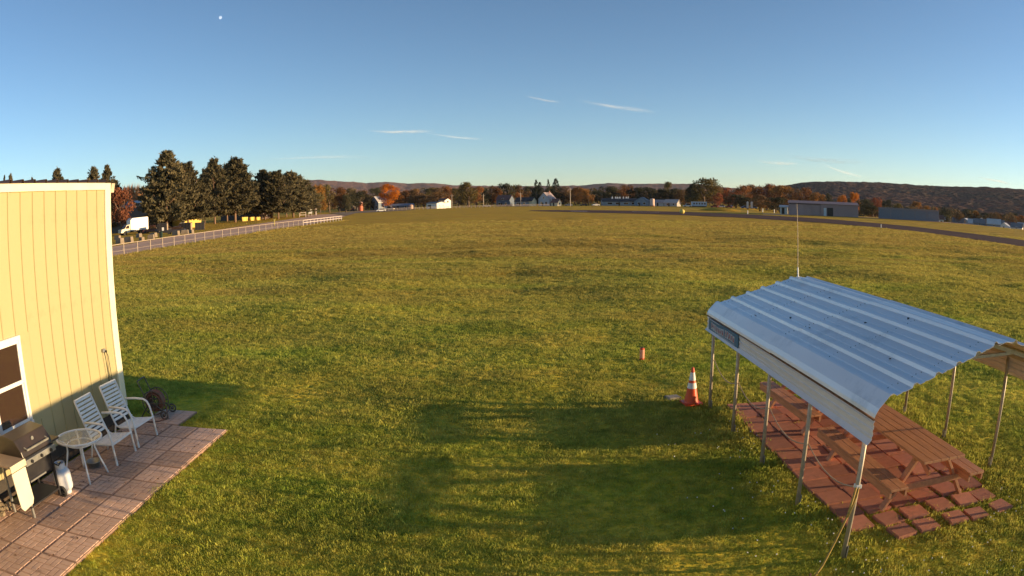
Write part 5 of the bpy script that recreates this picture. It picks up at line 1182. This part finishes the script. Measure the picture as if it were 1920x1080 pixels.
l.new(mth('MULTIPLY', mth('MULTIPLY', bell(sx.outputs[0]), bell(sx.outputs[1])), mth('MULTIPLY', mr.outputs[0], sep.outputs[0])), cl_.inputs[0]); l.new(cl_.outputs[0], mx.inputs[0])
l.new(tr.outputs[0], mx.inputs[1]); l.new(d.outputs[0], mx.inputs[2]); l.new(mx.outputs[0], n['Material Output'].inputs[0])
def cirrus(label, a0_, e0, a1_, e1, wd, dens=.5, alt=6000):
    """a thin fall streak of ice crystals: a curved veil hanging along its drift line"""
    def pt(a, e): dd = (alt-CAMZ)/tan(R(e)); return at(a, dd, alt)
    p, q_ = pt(a0_, e0), pt(a1_, e1); ax = (q_-p); L_ = ax.length*1.25; ang = atan2(ax.y, ax.x); ph = rng.uniform(0, 9)
    V = []; F = []; UV = []; nx, ny = 30, 8
    for j in range(ny+1):
        for i in range(nx+1):
            u, v = i/nx, j/ny; w = (v-.5)*wd*(.6+.4*u)
            V.append(((u-.5)*L_, -wd*.35*cos((v-.5)*2.6)+wd*.2*sin(u*3+ph), w+wd*.18*sin(u*5+ph))); UV.append((u, v))
    for j in range(ny):
        for i in range(nx): F.append((j*(nx+1)+i, j*(nx+1)+i+1, (j+1)*(nx+1)+i+1, (j+1)*(nx+1)+i))
    me = bpy.data.meshes.new('cloud'); me.from_pydata(V, [], F); me.polygons.foreach_set('use_smooth', [True]*len(F)); ul = me.uv_layers.new(name='UVMap')
    for lp in me.loops: ul.data[lp.index].uv = UV[lp.vertex_index]
    me.update(); me.materials.append(m)
    o = link('cloud', me, None, (p+q_)/2); o.rotation_euler = (0, 0, ang); o.color = (dens, dens, dens, 1); tag(o, label, 'cloud', 'thin cirrus streaks')
cirrus('bright thin cloud streak slanting high above the middle of the field', 5.7, 8.3, 11.9, 7.15, 500, .36)
cirrus('faint short cloud wisp left of the bright slanting streak', 1.2, 8.65, 4.2, 8.15, 260, .4)
cirrus('long thin cloud streak above the orange tree', -11.9, 6.1, -6.4, 5.75, 480, .65); cirrus('thin cloud wisp trailing right from the long streak', -7.0, 5.7, -2.2, 5.05, 400, .34)
cirrus('very faint low cloud band left of centre', -20.8, 4.1, -11, 3.8, 700, .3)
cirrus('soft low cloud wisp above the hangar', 20.4, 3.45, 24.2, 3.1, 1000, .5); cirrus('broad faint low cloud above the dark ridge', 23, 3.85, 30, 3.5, 1300, .4); cirrus('slanting low wisp touching the dark ridge', 26, 3.3, 29.9, 2.3, 1000, .5); cirrus('small low wisp at the far right above the ridge', 40.6, 2.95, 44, 2.4, 900, .8)
mo = thing('moon', 'small white gibbous moon high in the clear blue sky', 'moon', at(-25.06, 30000*cos(R(16.29)), CAMZ+30000*sin(R(16.29))), R(-25))
bmx = bmesh.new(); bmesh.ops.create_uvsphere(bmx, u_segments=32, v_segments=20, radius=78)
for v in bmx.verts:
    if v.co.x < 0: v.co.x *= .35  # unlit side squeezed in, so the sunlit phase is built into the shape
me = bpy.data.meshes.new('disc'); bmx.to_mesh(me); bmx.free(); me.polygons.foreach_set('use_smooth', [True]*len(me.polygons))
mm, n, l, b = nt('moon_glow'); n.remove(b); e = n.new('ShaderNodeEmission'); l.new(mix_rgb(n, l, noise(n, l, .012, 4, lo=.40, hi=.6), (.62, .70, .82), (.40, .50, .64)), e.inputs[0]); e.inputs[1].default_value = .8; l.new(e.outputs[0], n['Material Output'].inputs[0]); me.materials.append(mm)  # sunlit brightness of the moon is emitted by its surface
link('disc', me, mo)

# ================================================================== AIR
hb = MB().box((0, 4500, 118), (14000, 14000, 254)).build('haze', None)
mh, n, l, b = nt('thin_evening_haze'); n.remove(b); pv = n.new('ShaderNodeVolumePrincipled'); pv.inputs['Color'].default_value = (.86, .90, 1.0, 1); pv.inputs['Density'].default_value = 2.6e-5; pv.inputs['Anisotropy'].default_value = .2
l.new(pv.outputs[0], n['Material Output'].inputs['Volume']); hb.data.materials.clear(); hb.data.materials.append(mh); tag(hb, 'thin evening haze over the field and hills', kind='stuff')
